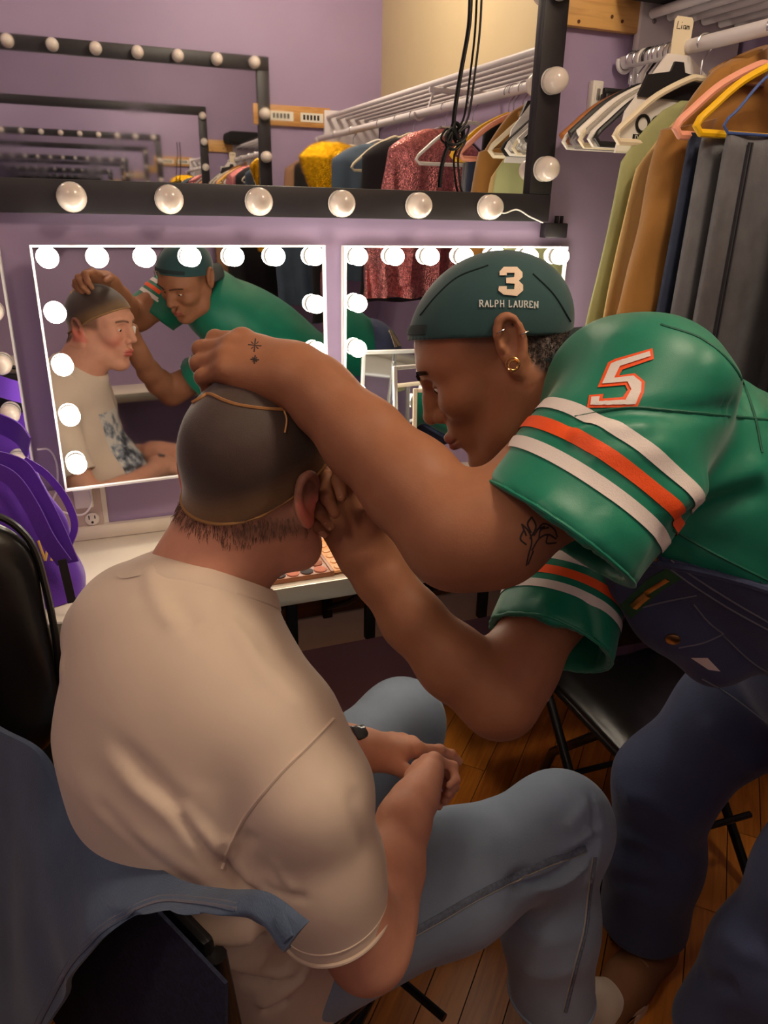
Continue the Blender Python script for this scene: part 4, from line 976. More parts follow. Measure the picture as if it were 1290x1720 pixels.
# wig cap: stocking cap with rolled rim, following the skull
S = Sdf((-.13, -.10, -.08), (.115, .10, .15), .0028)
S.ell((-.004, 0, .048), (.1015, .081, .0905)).ell((.036, 0, .032), (.0645, .0675, .0655), k=.03)
S.cone(V(-.026, 0, -.02), R1.T@(necku-O1)/SC1, .0555, .0635, k=.035); S.cone(R1.T@(necku-O1)/SC1, R1.T@(neckb-O1)/SC1, .0635, .068, k=.035)
S.plane(V(-.08, 0, -.020), nrm(V(.55, 0, -1))); cv, cf = S.mesh(1)
loc_c = cv.copy(); cv = cv*SC1@R1.T+O1
dens = smooth01(loc_c[:, 2]-.55*loc_c[:, 0], .036, .075)
ct = lerp(np.tile(lin(112, 84, 54), (len(cv), 1)), lin(62, 45, 38), dens)
wig = link('wig_cap', np_mesh('wig_cap', cv, cf, ct), mat('brown_nylon', rough=.6, attr='tint', sheen=.5, var=.12, vscale=30, bump=.25, bscale=900), man)
CB = bvh(cv, cf)
rim = []
for a in np.linspace(0, 2*math.pi, 73)[:-1]:
    d = V(math.cos(a), math.sin(a), 0); zz = -.030-.45*(-.08-.0)+0
    for it in range(1):
        # rim point where the cap meets its cutting plane
        lo_, hi_ = .02, .2; rdir = d
        o_ = O1+SC1*R1@(d*.2+V(0, 0, -.020+.55*((d*.09)[0]+.08)+.004)); h_ = CB.ray_cast(Vector(o_), Vector(-(R1@d)), .3)
    if h_[0] is not None: rim.append(np.array(h_[0])+np.array(h_[1])*.0003)
MB().tube(rim, .0022, 8, closed=True).build('rim', mat('cap_rim', (146, 106, 60), .6), wig)
seam = MB(); ribbon(seam, surf_path(CB, [(322, 678), (340, 668), (352, 662), (375, 672), (400, 680), (440, 686), (476, 688)], 40), .0035, .0012, .002); ribbon(seam, surf_path(CB, [(476, 688), (481, 705), (478, 727)], 12), .0016, .001, .001)
seam.build('seam', mat('cap_seam', (190, 138, 84), .6), wig)
# trim the sleeve at its hem (only near the arm, the side of the trunk stays)
def sleeve_cut(S, p, n, r):
    n = nrm(n); sl, X, Y, Z = S.sub(p-r-.05, p+r+.05); x, y, z = X-np.float32(p[0]), Y-np.float32(p[1]), Z-np.float32(p[2])
    a = x*np.float32(n[0])+y*np.float32(n[1])+z*np.float32(n[2]); rad = np.sqrt(np.maximum(x*x+y*y+z*z-a*a, 0))
    reg = np.maximum(np.maximum(-a, rad-np.float32(r)), a-np.float32(r)); S.comb(sl, reg, 0, 's')
# ------------------------------------------------------------------ t-shirt
M_shirt = mat('cream_cotton', (216, 196, 176), .9, sheen=.2, var=.03, vscale=9, bump=.06, bscale=1100)
S = Sdf((-.16, .50, .44), (.46, 1.16, 1.14), .0044)
S.chain([W(.12, .175, .46), W(.115, .155, .60), W(.112, .135, .76), W(.112, .125, .88), W(.115, .13, .955)], [.190, .188, .192, .192, .162], k=.04, flat=FV, fs=1.38)
S.chain([neckb+V(-.005, -.01, -.035), W(.01, .135, 1.0), W(-.068, .14, .955)], [.072, .072, .066], k=.05)
S.chain([neckb+V(-.005, -.01, -.035), W(.195, .14, .99), W(.27, .15, .96)], [.070, .067, .066], k=.05)
S.cone(W(.12, .20, .50), W(.12, .23, .70), .15, .13, k=.06)                       # belly
slR = [W(.27, .15, .965), at(520, 1330, .845), at(545, 1455, .88), at(572, 1570, .915)]
T = S.twin(); T.chain(slR, [.066, .066, .065, .067], k=.03)
slL = [W(-.068, .14, .955), W(-.125, .17, .86), W(-.15, .215, .76)]; T2 = S.twin(); T2.chain(slL, [.066, .064, .066], k=.03)
_uL = nrm(slL[2]-slL[1]); T2.plane(slL[2]-_uL*.012, _uL); T2.cone(slL[2]-_uL*.09, slL[2]+_uL*.04, .055, .058, k=0, mode='s'); S.merge(T2, .03)
hemn = nrm(at(600, 1592, .93)-at(562, 1480, .885)); hp = at(572, 1535, .905)
T.plane(hp, hemn); T.cone(slR[3]+hemn*.03, slR[3]-hemn*.10, .0555, .053, k=0, mode='s'); S.merge(T, .03)
S.plane(W(.11, .16, .455), V(0, 0, -1)); S.plane(W(0, .024, 0), -FV, k=.015, hi=np.array([.5, 1.2, .792]))
nk = neckb+V(.002, .0, -.002); na = nrm(nrm(necku-neckb)+CR*.22); S.cone(nk+na*.1, nk, .080, .074, k=.01, mode='s')
sv, sf = S.mesh(2); SB = bvh(sv, sf)
sv = folds(sv, sf, SB, [
    ([(170, 1260), (260, 1340), (340, 1400), (420, 1470), (470, 1500)], .007, .016), ([(190, 1240), (280, 1330), (360, 1400), (430, 1480)], -.006, .012),
    ([(120, 1300), (220, 1400), (330, 1480), (430, 1530)], .006, .018), ([(210, 1290), (300, 1360), (380, 1440)], -.005, .01), ([(150, 1330), (250, 1430), (360, 1510)], -.006, .012),
    ([(300, 1540), (370, 1560), (440, 1555)], .008, .016), ([(330, 1570), (390, 1582), (450, 1580)], -.007, .012), ([(370, 1600), (410, 1612), (450, 1612)], .007, .014), ([(400, 1640), (430, 1648), (460, 1646)], -.006, .012),
    ([(285, 1352), (330, 1410), (372, 1458), (415, 1488), (440, 1492)], -.008, .007), ([(300, 1345), (345, 1400), (392, 1448)], .005, .010), ([(372, 1415), (380, 1450), (405, 1485), (440, 1500)], -.007, .007), ([(385, 1400), (395, 1445), (425, 1480)], .005, .008),
    ([(290, 1520), (320, 1552), (380, 1566), (450, 1552)], .012, .012), ([(330, 1580), (390, 1588), (450, 1572)], -.010, .008), ([(345, 1600), (400, 1618), (455, 1640), (500, 1625)], .008, .010), ([(380, 1615), (440, 1648), (490, 1645)], -.008, .007), ([(440, 1540), (452, 1560), (470, 1575)], -.008, .008), ([(430, 1690), (470, 1670), (520, 1630)], .007, .010), ([(440, 1705), (490, 1680)], -.006, .008),
    ([(460, 1440), (475, 1470), (500, 1500)], .003, .007), ([(440, 1475), (470, 1500), (520, 1510)], -.003, .006), ([(590, 1320), (600, 1390), (615, 1450)], -.004, .010),
    ([(250, 940), (262, 1000), (300, 1060)], .004, .012), ([(290, 1000), (330, 1060)], -.003, .012), ([(390, 1040), (440, 1120), (520, 1200)], .004, .012), ([(400, 1030), (460, 1110)], -.003, .01),
    ([(75, 1110), (95, 1125), (110, 1120)], .003, .02), ([(375, 1470), (400, 1430), (430, 1400)], -.004, .01), ([(410, 1480), (430, 1510), (455, 1535)], .005, .012)])
shirt = link('t_shirt', np_mesh('t_shirt', sv, sf), M_shirt, man); SB = bvh(sv, sf)
for pth in ([(560, 1208), (520, 1250), (470, 1300), (420, 1360), (390, 1410), (372, 1460)],): line_part('seam', SB, pth, .004, M_shirt, shirt, 40, .0013)
def ring_tube(mb, S_b, c, n, r, tr, span=(0, 2*math.pi), inward=True, num=60, off=0., flat=None):
    n = nrm(n); a = nrm(np.cross(n, V(0, 0, 1) if abs(n[2]) < .9 else V(1, 0, 0))); b = np.cross(n, a); P = []
    for t_ in np.linspace(*span, num)[:-1]:
        d = math.cos(t_)*a+math.sin(t_)*b; h_ = S_b.ray_cast(Vector(c+d*r), Vector(-d), r)
        if h_[0] is not None: P.append(np.array(h_[0])+d*off)
    if len(P) > 5: mb.tube(P, tr, 8, closed=True, flat=flat)
mb = MB(); a_ = nrm(np.cross(na, V(0, 0, 1))); b_ = np.cross(na, a_); RD = (.080, .088, .096); NT = 96; HH = np.zeros((3, NT))
for q_ in range(3):
    for i_ in range(NT):
        t_ = 2*math.pi*i_/NT; d = math.cos(t_)*a_+math.sin(t_)*b_; o_ = nk+d*RD[q_]+na*.12; h_ = SB.ray_cast(Vector(o_), Vector(-na), .25)
        HH[q_, i_] = (np.array(h_[0])-nk)@na if h_[0] is not None else -.02
for _ in range(6): HH = (np.roll(HH, 1, 1)+2*HH+np.roll(HH, -1, 1))/4
rings = []
for i_ in list(range(NT))+[0]:
    t_ = 2*math.pi*i_/NT; d = math.cos(t_)*a_+math.sin(t_)*b_; h0, h1, h2 = HH[:, i_]
    rings.append([nk+d*r_+na*z_ for r_, z_ in ((.097, h2-.002), (.0955, h2+.0022), (.088, h1+.0042), (.079, h0+.0085), (.0745, h0+.0105), (.0715, h0+.0085), (.0720, h0-.012))])
mb.loft(rings, caps=False, closed=False); mb.build('collar', M_shirt, shirt)
for off_, r_ in ((.004, .0028), (.020, .0013)):
    mb = MB(); P = []; a_ = nrm(np.cross(hemn, V(0, 0, 1))); b_ = np.cross(hemn, a_); ax_ = slR[3]+(slR[2]-slR[3])*(((hp-hemn*off_)-slR[3])@hemn/((slR[2]-slR[3])@hemn))
    for t_ in np.linspace(0, 2*math.pi, 73)[:-1]: P.append(ax_+(.0668 if off_ < .01 else .0664)*(math.cos(t_)*a_+math.sin(t_)*b_))
    ok = []
    for p in P:
        l_, n_, _i, d_ = SB.find_nearest(Vector(p)); ok.append((p-np.array(l_))@np.array(n_) > -.002)
    st = next((i_ for i_ in range(72) if ok[i_] and not ok[i_-1]), 0); run = []
    for i_ in range(72):
        if not ok[(st+i_) % 72]: break
        run.append(P[(st+i_) % 72])
    if len(run) > 6: mb.tube(run, r_, 8, closed=len(run) == 72); mb.build('hem', M_shirt, shirt)
def print_mat():
    m = bpy.data.materials.new('chest_print'); m.use_nodes = True; nt = m.node_tree; N = nt.nodes; L = nt.links; b = N['Principled BSDF']; b.inputs['Roughness'].default_value = .8
    tc = N.new('ShaderNodeTexCoord'); nz = N.new('ShaderNodeTexNoise'); nz.inputs['Scale'].default_value = 22; nz.inputs['Detail'].default_value = 6; L.new(tc.outputs['Object'], nz.inputs['Vector'])
    cr = N.new('ShaderNodeValToRGB'); e = cr.color_ramp.elements; e[0].color = srgb(52, 54, 60); e[0].position = .40; e[1].color = srgb(214, 206, 196); e[1].position = .56
    e2 = cr.color_ramp.elements.new(.48); e2.color = srgb(138, 146, 156); L.new(nz.outputs['Fac'], cr.inputs[0]); L.new(cr.outputs[0], b.inputs['Base Color']); return m
pv = []; pf = []; nu, nw = 26, 32
for i_ in range(nw):
    for j_ in range(nu):
        o_ = W(.02+.17*j_/(nu-1), .7, .93-.27*i_/(nw-1)); h_ = SB.ray_cast(Vector(o_), Vector(-FV), .8); pv.append(np.array(h_[0])+FV*.0012 if h_[0] is not None else o_)
for i_ in range(nw-1):
    for j_ in range(nu-1): pf.append((i_*nu+j_, i_*nu+j_+1, (i_+1)*nu+j_+1, (i_+1)*nu+j_))
MB().add(pv, pf).build('chest_print', print_mat(), shirt)
# ------------------------------------------------------------------ jeans
M_jean = mat('pale_denim', (132, 148, 168), .85, sheen=.2, var=.12, vscale=7, bump=.3, bscale=900, btype='twill')
M_stitch = mat('jean_stitch', (104, 114, 130), .85, var=.25, vscale=160, bump=.6, bscale=180); M_stitch2 = mat('pale_stitch', (176, 170, 158), .8)
S = Sdf((-.10, .52, .09), (.92, 1.50, .66), .0052)
S.chain([W(.11, .16, .50), W(.11, .14, .62)], [.175, .17], k=.04, flat=FV, fs=1.3)
S.chain([W(.205, .20, .495), (W(.205, .20, .495)*.45+kneeR*.55), kneeR], [.105, .100, .086], k=.05)
S.chain([kneeR, kneeR*.5+ankR*.5+V(-.01, 0, 0), ankR+V(0, 0, .02)], [.084, .083, .080], k=.05)
S.ell(kneeR+V(.012, 0, .012), (.082, .080, .080), k=.04)
S.chain([W(.015, .20, .495), (W(.015, .20, .495)+kneeL)*.5, kneeL], [.105, .098, .086], k=.05); S.chain([kneeL, ankL+V(0, 0, .02)], [.084, .078], k=.05)
S.plane(ankR+V(0, 0, .028), V(0, 0, -1))
for a in (ankR, ankL): S.cone(a+V(0, 0, -.03), a+V(0, 0, .09), .060, .058, k=0, mode='s')
jv, jf = S.mesh(2); JB = bvh(jv, jf)
jv = folds(jv, jf, JB, [([(850, 1480), (900, 1460), (960, 1430), (1005, 1405)], -.018, .009), ([(880, 1470), (940, 1440), (1010, 1390)], .016, .009), ([(860, 1495), (920, 1478), (985, 1440)], -.016, .008), ([(905, 1492), (950, 1475), (992, 1440)], .012, .008),
    ([(950, 1400), (1000, 1340)], .004, .014), ([(870, 1560), (930, 1580), (985, 1560)], .004, .02), ([(600, 1370), (680, 1400), (740, 1390)], .004, .02), ([(640, 1420), (720, 1450)], -.004, .02), ([(870, 1630), (920, 1640), (980, 1625)], .004, .016), ([(990, 1330), (1000, 1380), (985, 1425), (950, 1450)], -.008, .008), ([(1008, 1400), (1000, 1450), (985, 1490)], .006, .008)])
jeans = link('jeans', np_mesh('jeans', jv, jf), M_jean, man); JB = bvh(jv, jf)
sp = [(690, 1568), (740, 1540), (800, 1505), (860, 1475), (920, 1448), (985, 1425)]; line_part('seam', JB, sp, .011, M_stitch, jeans, 60, .0016); line_part('stitching', JB, [(x, y+8) for x, y in sp], .0018, M_stitch2, jeans, 60, .0013)
sp2 = [(1000, 1440), (992, 1500), (985, 1560), (970, 1620), (950, 1700)]; line_part('seam', JB, sp2, .006, M_stitch, jeans, 40, .0013); line_part('stitching', JB, [(x-5, y) for x, y in sp2], .0016, M_stitch2, jeans, 40, .0013)

mb = MB(); ring_tube(mb, JB, ankR+V(0, 0, .036), V(0, 0, 1), .14, .003); mb.build('hem', M_jean, jeans)
# sock, shoes, watch
MB().tube([ankR+V(0, 0, .09), ankR+V(0, 0, -.01), ankR+V(0, 0, -.05)], [.044, .042, .042], 20).build('sock', mat('white_sock', (206, 190, 170), .9, bump=.3, bscale=300), man)
M_sneak = mat('cream_leather', (206, 190, 172), .45); M_sole1 = mat('cream_sole', (220, 208, 190), .5)
toe = atz(1048, 1690, 0); heel = ankR*V(1, 1, 0)-nrm((toe-ankR)*V(1, 1, 0))*.03
shoe('shoe', heel, heel+nrm(toe-heel)*.275, M_sneak, M_sole1, man)
hl_ = ankL*V(1, 1, 0)-V(.05, .02, 0); shoe('shoe', hl_, hl_+V(.26, .09, 0), M_sneak, M_sole1, man)
M_watch = mat('black_rubber', (20, 19, 20), .45)
wr = nrm(kL-WL); wc = at(594, 1257, 1.198); mb = MB(); a_ = nrm(np.cross(wr, V(0, 0, 1))); b_ = np.cross(wr, a_)
mb.loft([[wc+wr*u+(.0325+q)*(math.cos(t_)*a_+math.sin(t_)*b_) for t_ in np.linspace(0, 2*math.pi, 41)[:-1]] for u, q in ((-.009, 0), (-.009, .003), (.009, .003), (.009, 0))]); wt = mb.build('watch', M_watch, man)
wd = nrm(V(-.05, -.25, .95)-wr*(V(-.05, -.25, .95)@wr)); Rw = np.stack([wr, np.cross(wd, wr), wd], 1); MB().box((-.012, -.014, .031), (.012, .014, .039), Rw, wc, .003).build('watch_face', mat('watch_glass', (48, 50, 54), .1), wt)
# ================================================================== THE STANDING MAKE-UP ARTIST
art = thing('person', 'standing person in teal jersey, denim overalls and backwards cap leaning over the seated man', 'person', (.95, .70, 0))
O2 = V(.500, .847, 1.335); R2 = axes(152, 30, 10)
LS, RS = at(1092, 665, .81), at(1015, 830, 1.12); NB = at(1000, 668, .945); PEL = V(1.06, .70, .93)
SM = (LS+RS)/2
hv, hf = head_mesh(O2, R2, [at(915, 650, .95), NB, NB+nrm(PEL-SM)*.08], [.050, .054, .060, .070], style=1, ear=1.06, ez=.021, lips=1.25)
loc = hv.copy(); hv = hv@R2.T+O2
WL2 = at(500, 630, .865); kL2 = at(384, 590, .880)
aL2 = [(at(545, 672, .852), .036), (at(610, 738, .830), .043), (at(690, 815, .80), .049), (at(768, 898, .77), .053), (at(830, 890, .77), .054), (at(930, 810, .785), .056), (at(1060, 700, .81), .060)]
lv, lf, RL2, tL2, dL2, thL2, _ = arm_mesh(WL2, kL2-WL2, V(-.05, -.55, .85), -1, aL2, [(22, 66, 34), (26, 74, 36), (30, 78, 38), (30, 76, 38)], [V(.55, .75, -.35), V(.8, .45, -.45), V(.9, .1, -.5)], wrist_r=.031, fat=1.18)
WR2 = at(622, 938, .972); kR2 = at(583, 860, .968)
aR2 = [(at(644, 972, .97), .031), (at(692, 1040, .968), .037), (at(762, 1112, .965), .044), (at(838, 1172, .968), .048), (at(870, 1120, .99), .048), (at(930, 1010, 1.04), .053), (at(1000, 870, 1.10), .058)]
rv, rf, RR2, tR2, dR2, thR2, upR2 = arm_mesh(WR2, kR2-WR2, V(.35, .85, .25), 1, aR2, [(44, 72, 38), (56, 82, 45), (62, 86, 48), (66, 88, 50)], [V(.62, .55, -.45), V(.95, .05, -.25), V(.92, -.25, -.2)], wrist_r=.029)
S = Sdf((.4, .35, .05), (1.35, 1.05, 1.36), .014)
S.chain([PEL, SM*.5+PEL*.5, SM], [.12, .11, .12], k=.04, flat=V(-.5, 0, .87), fs=1.3)
hipR2, hipL2 = PEL+V(.07, .09, -.09), PEL+V(.04, -.12, -.04); knR2, knL2 = V(.960, .885, .485), V(1.03, .60, .50); anR2, anL2 = V(.965, .875, .12), V(.95, .63, .12)
S.chain([hipR2, knR2, anR2], [.08, .06, .045], k=.03).chain([hipL2, knL2, anL2], [.08, .06, .045], k=.03)
tv, tf = S.mesh(1)
bv, bf = join([(hv, hf), (lv, lf), (rv, rf), (tv, tf)])
tint = np.tile(lin(152, 102, 74), (len(bv), 1)); n0 = len(hv); q = loc; t0 = tint[:n0]
t0 = lerp(t0, lin(150, 84, 70), smooth01(-np.abs(q[:, 2]+.0585), -.0125, -.008)*smooth01(-np.abs(q[:, 1]), -.026, -.018)*smooth01(q[:, 0], .088, .094))
hm = smooth01(q[:, 2], -.05, -.025)*smooth01(-q[:, 0], .028, .045); sb = smooth01(q[:, 2], .006, .045)*smooth01(-q[:, 0], -.045, -.01)*.6
t0 = lerp(t0, lin(40, 28, 24), np.clip(np.maximum(hm*.92, sb)*smooth01(-np.abs(q[:, 1]), -.084, -.079), 0, 1)); tint[:n0] = t0
link('body', np_mesh('body', bv, bf, tint), SK2, art)
HB2 = bvh(hv, hf); eyes(art, O2, R2); brow(art, O2, R2, M_hair, HB2)
nb = MB()
for i in range(4): nail(nb, tR2[i]-dR2[i]*.003, dR2[i], upR2[i])
nb.build('fingernails', M_nail2, art)
strands(art, O2, R2, 1., HB2, 9000, lambda a, z, r: -.05+r.uniform(-.006, .012) < z < .028 and abs(a) < 1.25, (.003, .006), M_hair, .00045, 5)
# tattoos drawn on the skin
M_tat = mat('tattoo_ink', (46, 34, 34), .6); AB = bvh(lv, lf); tt = MB()
def star(cx, cy, r):
    for dx, dy in ((1, .1), (-.1, 1)): ribbon(tt, surf_path(AB, [(cx-dx*r, cy-dy*r), (cx, cy), (cx+dx*r, cy+dy*r)], 14), [.0006+.0014*math.sin(math.pi*i/13) for i in range(14)] if False else .0016, .0003, .0003)
    for a in (45, 135, 225, 315): ribbon(tt, surf_path(AB, [(cx+.75*r*math.cos(math.radians(a)), cy+.75*r*math.sin(math.radians(a))), (cx+.3*r*math.cos(math.radians(a)), cy+.3*r*math.sin(math.radians(a)))], 6), .0012, .0003, .0003)
star(428, 580, 11); tt.build('tattoo', M_tat, art); tt = MB(); star(428, 604, 7); tt.build('tattoo', M_tat, art); tt = MB()
for pth in ([(884, 950), (888, 930), (893, 910), (888, 893), (876, 880)], [(893, 925), (905, 905), (920, 898), (934, 905)], [(890, 905), (900, 885), (893, 868)], [(896, 900), (912, 880), (930, 888), (936, 902)], [(884, 915), (874, 905), (880, 890)], [(900, 890), (915, 884)], [(893, 868), (886, 880), (892, 895)], [(876, 880), (884, 900)], [(920, 898), (918, 912), (934, 912)], [(887, 948), (896, 925)], [(905, 905), (908, 890), (922, 886)]):
    ribbon(tt, surf_path(AB, pth, 22), .0017, .0003, .0003)
tt.build('tattoo', M_tat, art)
# ------------------------------------------------------------------ cap, worn backwards
S = Sdf((-.13, -.105, -.03), (.13, .105, .16), .0026)
S.ell((-.006, 0, .050), (.1055, .0855, .092)).ell((.036, 0, .036), (.070, .072, .066), k=.03)
S.plane(V(-.09, 0, -.002), nrm(V(.47, 0, -1)))
S.ell((-.006, 0, .046), (.1005, .0805, .0875), mode='s', k=0) if False else None
cv, cf = S.mesh(2); cl = cv.copy(); cv = cv@R2.T+O2
M_cap = mat('dark_green_cotton', (36, 70, 72), .85, sheen=.3, var=.06, vscale=20, bump=.12, bscale=1600)
cap = link('cap', np_mesh('cap', cv, cf), M_cap, art); CB2 = bvh(cv, cf)
M_capd = mat('black_green_cotton', (26, 40, 42), .8, bump=.3, bscale=700)
rings = []
for i in range(15):      # brim pointing backwards
    u = i/14; w_ = .074*(1-.45*u**2.2); xx = -.092-.072*u; row = []
    for j in range(21):
        b_ = -1+2*j/20; row.append(R2@V(xx+.045*abs(b_)**2*(1-u*.4), w_*b_, .006-.030*u-.020*b_*b_)+O2)
    rings.append(row)
top = rings; bot = [[p-R2[:, 2]*.004 for p in r_] for r_ in rings]
mb = MB(); mb.loft([t_+b_[::-1] for t_, b_ in zip(top, bot)]); mb.build('brim', M_capd, cap)
strap_m = MB()      # adjuster strap across the forehead with buckle
hs = []
for a in np.linspace(-.8, .8, 40):
    d = V(math.cos(a), math.sin(a), 0); zz = -.002+.47*(.098*math.cos(a)+.09)+.010; h_ = CB2.ray_cast(Vector(O2+R2@(d*.2+V(0, 0, zz))), Vector(-(R2@d)), .3)
    if h_[0] is not None: hs.append((np.array(h_[0]), np.array(h_[1])))
ribbon(strap_m, hs, .012, .0015, .001); strap_m.build('adjuster_strap', M_capd, cap)
bk = MB(); c_ = O2+R2@V(.108, .004, .098)
for dy in (0, .012): bk.tube([c_+R2@V(.001, dy-.006, -.013), c_+R2@V(.004, dy-.006, .010), c_+R2@V(.001, dy+.004, .010), c_+R2@V(.004, dy+.004, -.013)], .0012, 6)
bk.build('buckle', mat('brass_buckle', (150, 140, 110), .3, metal=.9), cap)
for pth in ([(706, 530), (735, 495), (770, 465), (820, 446)], [(958, 540), (930, 495), (895, 460)]): line_part('seam', CB2, pth, .0016, M_capd, cap)
M_emb = mat('cream_embroidery', (236, 212, 186), .7, bump=.5, bscale=900); M_embw = mat('white_embroidery', (222, 226, 222), .7)
three = [(839, 458), (846, 450), (868, 450), (877, 459), (877, 467), (871, 473), (878, 480), (878, 489), (868, 498), (846, 496), (837, 489), (838, 482), (851, 482), (851, 487), (863, 487), (864, 478), (850, 477), (850, 468), (863, 467), (864, 460), (851, 460), (851, 464), (839, 464)]
dm = MB(); decal(dm, CB2, three, .0018, 4); dm.build('number', M_emb, cap)
# serif lettering, drawn as strokes on a baseline that follows the cap
GL = {'R': [[(0, 0), (0, 1)], [(0, 1), (.45, 1), (.6, .8), (.45, .52), (0, .52)], [(.3, .52), (.7, 0)], [(-.12, 0), (.14, 0)], [(.58, 0), (.8, 0)], [(-.12, 1), (.1, 1)]],
      'A': [[(0, 0), (.35, 1), (.7, 0)], [(.14, .36), (.56, .36)], [(-.1, 0), (.12, 0)], [(.58, 0), (.82, 0)]], 'L': [[(0, 1), (0, 0), (.5, 0), (.52, .2)], [(-.12, 1), (.14, 1)], [(-.12, 0), (0, 0)]],
      'P': [[(0, 0), (0, 1)], [(0, 1), (.45, 1), (.6, .78), (.45, .5), (0, .5)], [(-.12, 0), (.16, 0)]], 'H': [[(0, 0), (0, 1)], [(.65, 0), (.65, 1)], [(0, .5), (.65, .5)], [(-.12, 0), (.12, 0)], [(-.12, 1), (.12, 1)], [(.53, 0), (.77, 0)], [(.53, 1), (.77, 1)]],
      'U': [[(0, 1), (0, .25), (.15, 0), (.48, 0), (.62, .25), (.62, 1)], [(-.12, 1), (.14, 1)], [(.5, 1), (.74, 1)]], 'E': [[(0, 0), (0, 1)], [(-.1, 1), (.5, 1), (.52, .82)], [(0, .52), (.38, .52)], [(-.1, 0), (.52, 0), (.55, .2)]],
      'N': [[(0, 0), (0, 1), (.65, 0), (.65, 1)], [(-.12, 0), (.12, 0)], [(.53, 1), (.77, 1)]]}
lt = MB(); x = 806; txt = 'RALPH LAUREN'
for ch in txt:
    if ch == ' ': x += 5.5; continue
    for st in GL[ch]:
        pp = [(x+a*8.2, 515.5+.008*(x-806)-.0004*(x-856)**2*0+(.0009*(x-845)**2 if x > 845 else 0)*.6-b*10.5) for a, b in st]
        for a, b in zip(pp[:-1], pp[1:]): ribbon(lt, surf_path(CB2, [a, b], 4), .0013, .0010, .0006)
    x += 8.9 if ch not in 'LE' else 7.9
lt.build('lettering', M_embw, cap)
# earrings
er = MB(); M_er = mat('gold_hoop', (204, 160, 96), .2, metal=1); sd = R2[:, 1]
hoop(er, at(861, 612, .878)+sd*.002, R2[:, 0], R2[:, 2], .0075, .0013); hoop(er, at(862, 614, .876), nrm(R2[:, 0]+.4*sd), R2[:, 2], .0055, .0011)
er.build('earring', M_er, art)
e2 = MB(); M_sh = mat('silver_hoop', (196, 180, 176), .2, metal=1)
for x_, y_ in ((841, 556), (880, 560)):
    q_ = hit(HB2, x_, y_)
    if q_: e2 = MB(); hoop(e2, q_[0]+q_[1]*.001, nrm(R2[:, 0]+.3*sd), sd, .0055, .0010, 0, 6.28); e2.build('earring', M_sh, art)
# ------------------------------------------------------------------ jersey
M_jersey = mat('teal_satin_mesh', (16, 118, 92), .44, sheen=.15, var=.04, vscale=8, bump=.08, bscale=1500, btype='twill', spec=.45)
AXT = nrm(PEL-SM); WID = nrm(LS-RS); NRMB = nrm(np.cross(WID, AXT)); NRMB = NRMB if NRMB[2] > 0 else -NRMB
S = Sdf((.30, .36, .86), (1.30, 1.06, 1.46), .0058)
mid = SM*.5+PEL*.5+V(0, 0, .01)
S.chain([SM+AXT*.02, SM*.72+PEL*.28+V(0, 0, .015), mid+V(0, 0, .015), PEL+V(.02, 0, .03)], [.165, .180, .180, .165], k=.05, flat=NRMB, fs=1.35)
S.chain([NB+AXT*.03, LS*.55+NB*.45+V(0, 0, .005), LS], [.068, .076, .076], k=.05); S.chain([NB+AXT*.03, RS*.55+NB*.45, RS], [.068, .076, .074], k=.05)
LSS = [LS, at(1015, 790, .79), at(925, 905, .765)]; T = S.twin(); T.chain(LSS, [.076, .086, .094], k=.04)
RSS = [RS, at(965, 950, 1.07), at(925, 1075, 1.02)]; T2 = S.twin(); T2.chain(RSS, [.074, .078, .086], k=.03)
S.cone(SM+AXT*.10+V(0, -.06, -.02), mid+V(.02, -.08, -.06), .10, .10, k=.06)     # blousing under the arm
BP, BA, BB = at(1090, 908, .85), at(1300, 1008, .98), at(880, 930, 1.12)
BN = nrm(np.cross(BA-BP, BB-BP)); BN = BN if BN@(LS-BP) > 0 else -BN       # bib edge plane: jersey above, overalls below
nL = nrm(nrm(np.cross(at(1040, 975, .75)-at(822, 822, .77), CF))); nL = nL if nL@(LSS[2]-LS) > 0 else -nL; pL = at(931, 899, .762)
S.plane(BP-BN*.03, -BN); _u = nrm(LSS[2]-LSS[1]); T.plane(pL, nL); T.cone(LSS[1]+_u*.02, LSS[2]+_u*.06, .075, .086, k=0, mode='s'); S.merge(T, .035)
nR = nrm(RSS[2]-RSS[1]); pR = at(930, 1090, 1.02); 
T2.plane(pR, nR); T2.cone(RSS[2]+nR*.05, RSS[2]-nR*.07, .078, .070, k=0, mode='s'); S.merge(T2, .03)
na2 = nrm(at(915, 650, .95)-NB); S.cone(NB+na2*.12, NB+na2*.0, .072, .068, k=.01, mode='s')
yv, yf = S.mesh(2); YB_ = bvh(yv, yf)
yv = folds(yv, yf, YB_, [([(940, 720), (1000, 700), (1080, 690), (1180, 690), (1270, 680)], -.006, .010), ([(950, 735), (1020, 722), (1100, 716)], .006, .012), ([(980, 760), (1060, 760), (1140, 745)], .005, .014),
    ([(1100, 860), (1160, 830), (1240, 800), (1290, 780)], .008, .018), ([(1120, 890), (1200, 850), (1290, 820)], -.008, .014), ([(1140, 930), (1220, 950), (1290, 990)], .006, .018), ([(1000, 860), (1060, 900), (1090, 930)], .004, .016),
    ([(890, 830), (960, 880), (1030, 930)], .004, .014), ([(1180, 600), (1240, 640), (1290, 720)], .005, .02), ([(900, 1000), (940, 1060), (960, 1110)], .006, .014), ([(985, 1000), (1000, 1060), (995, 1120)], -.006, .010)])
jer = link('jersey', np_mesh('jersey', yv, yf), M_jersey, art); YB_ = bvh(yv, yf)
M_strw = mat('white_stripe', (222, 212, 206), .6, bump=.2, bscale=600); M_stro = mat('orange_stripe', (236, 84, 24), .55, bump=.2, bscale=600)
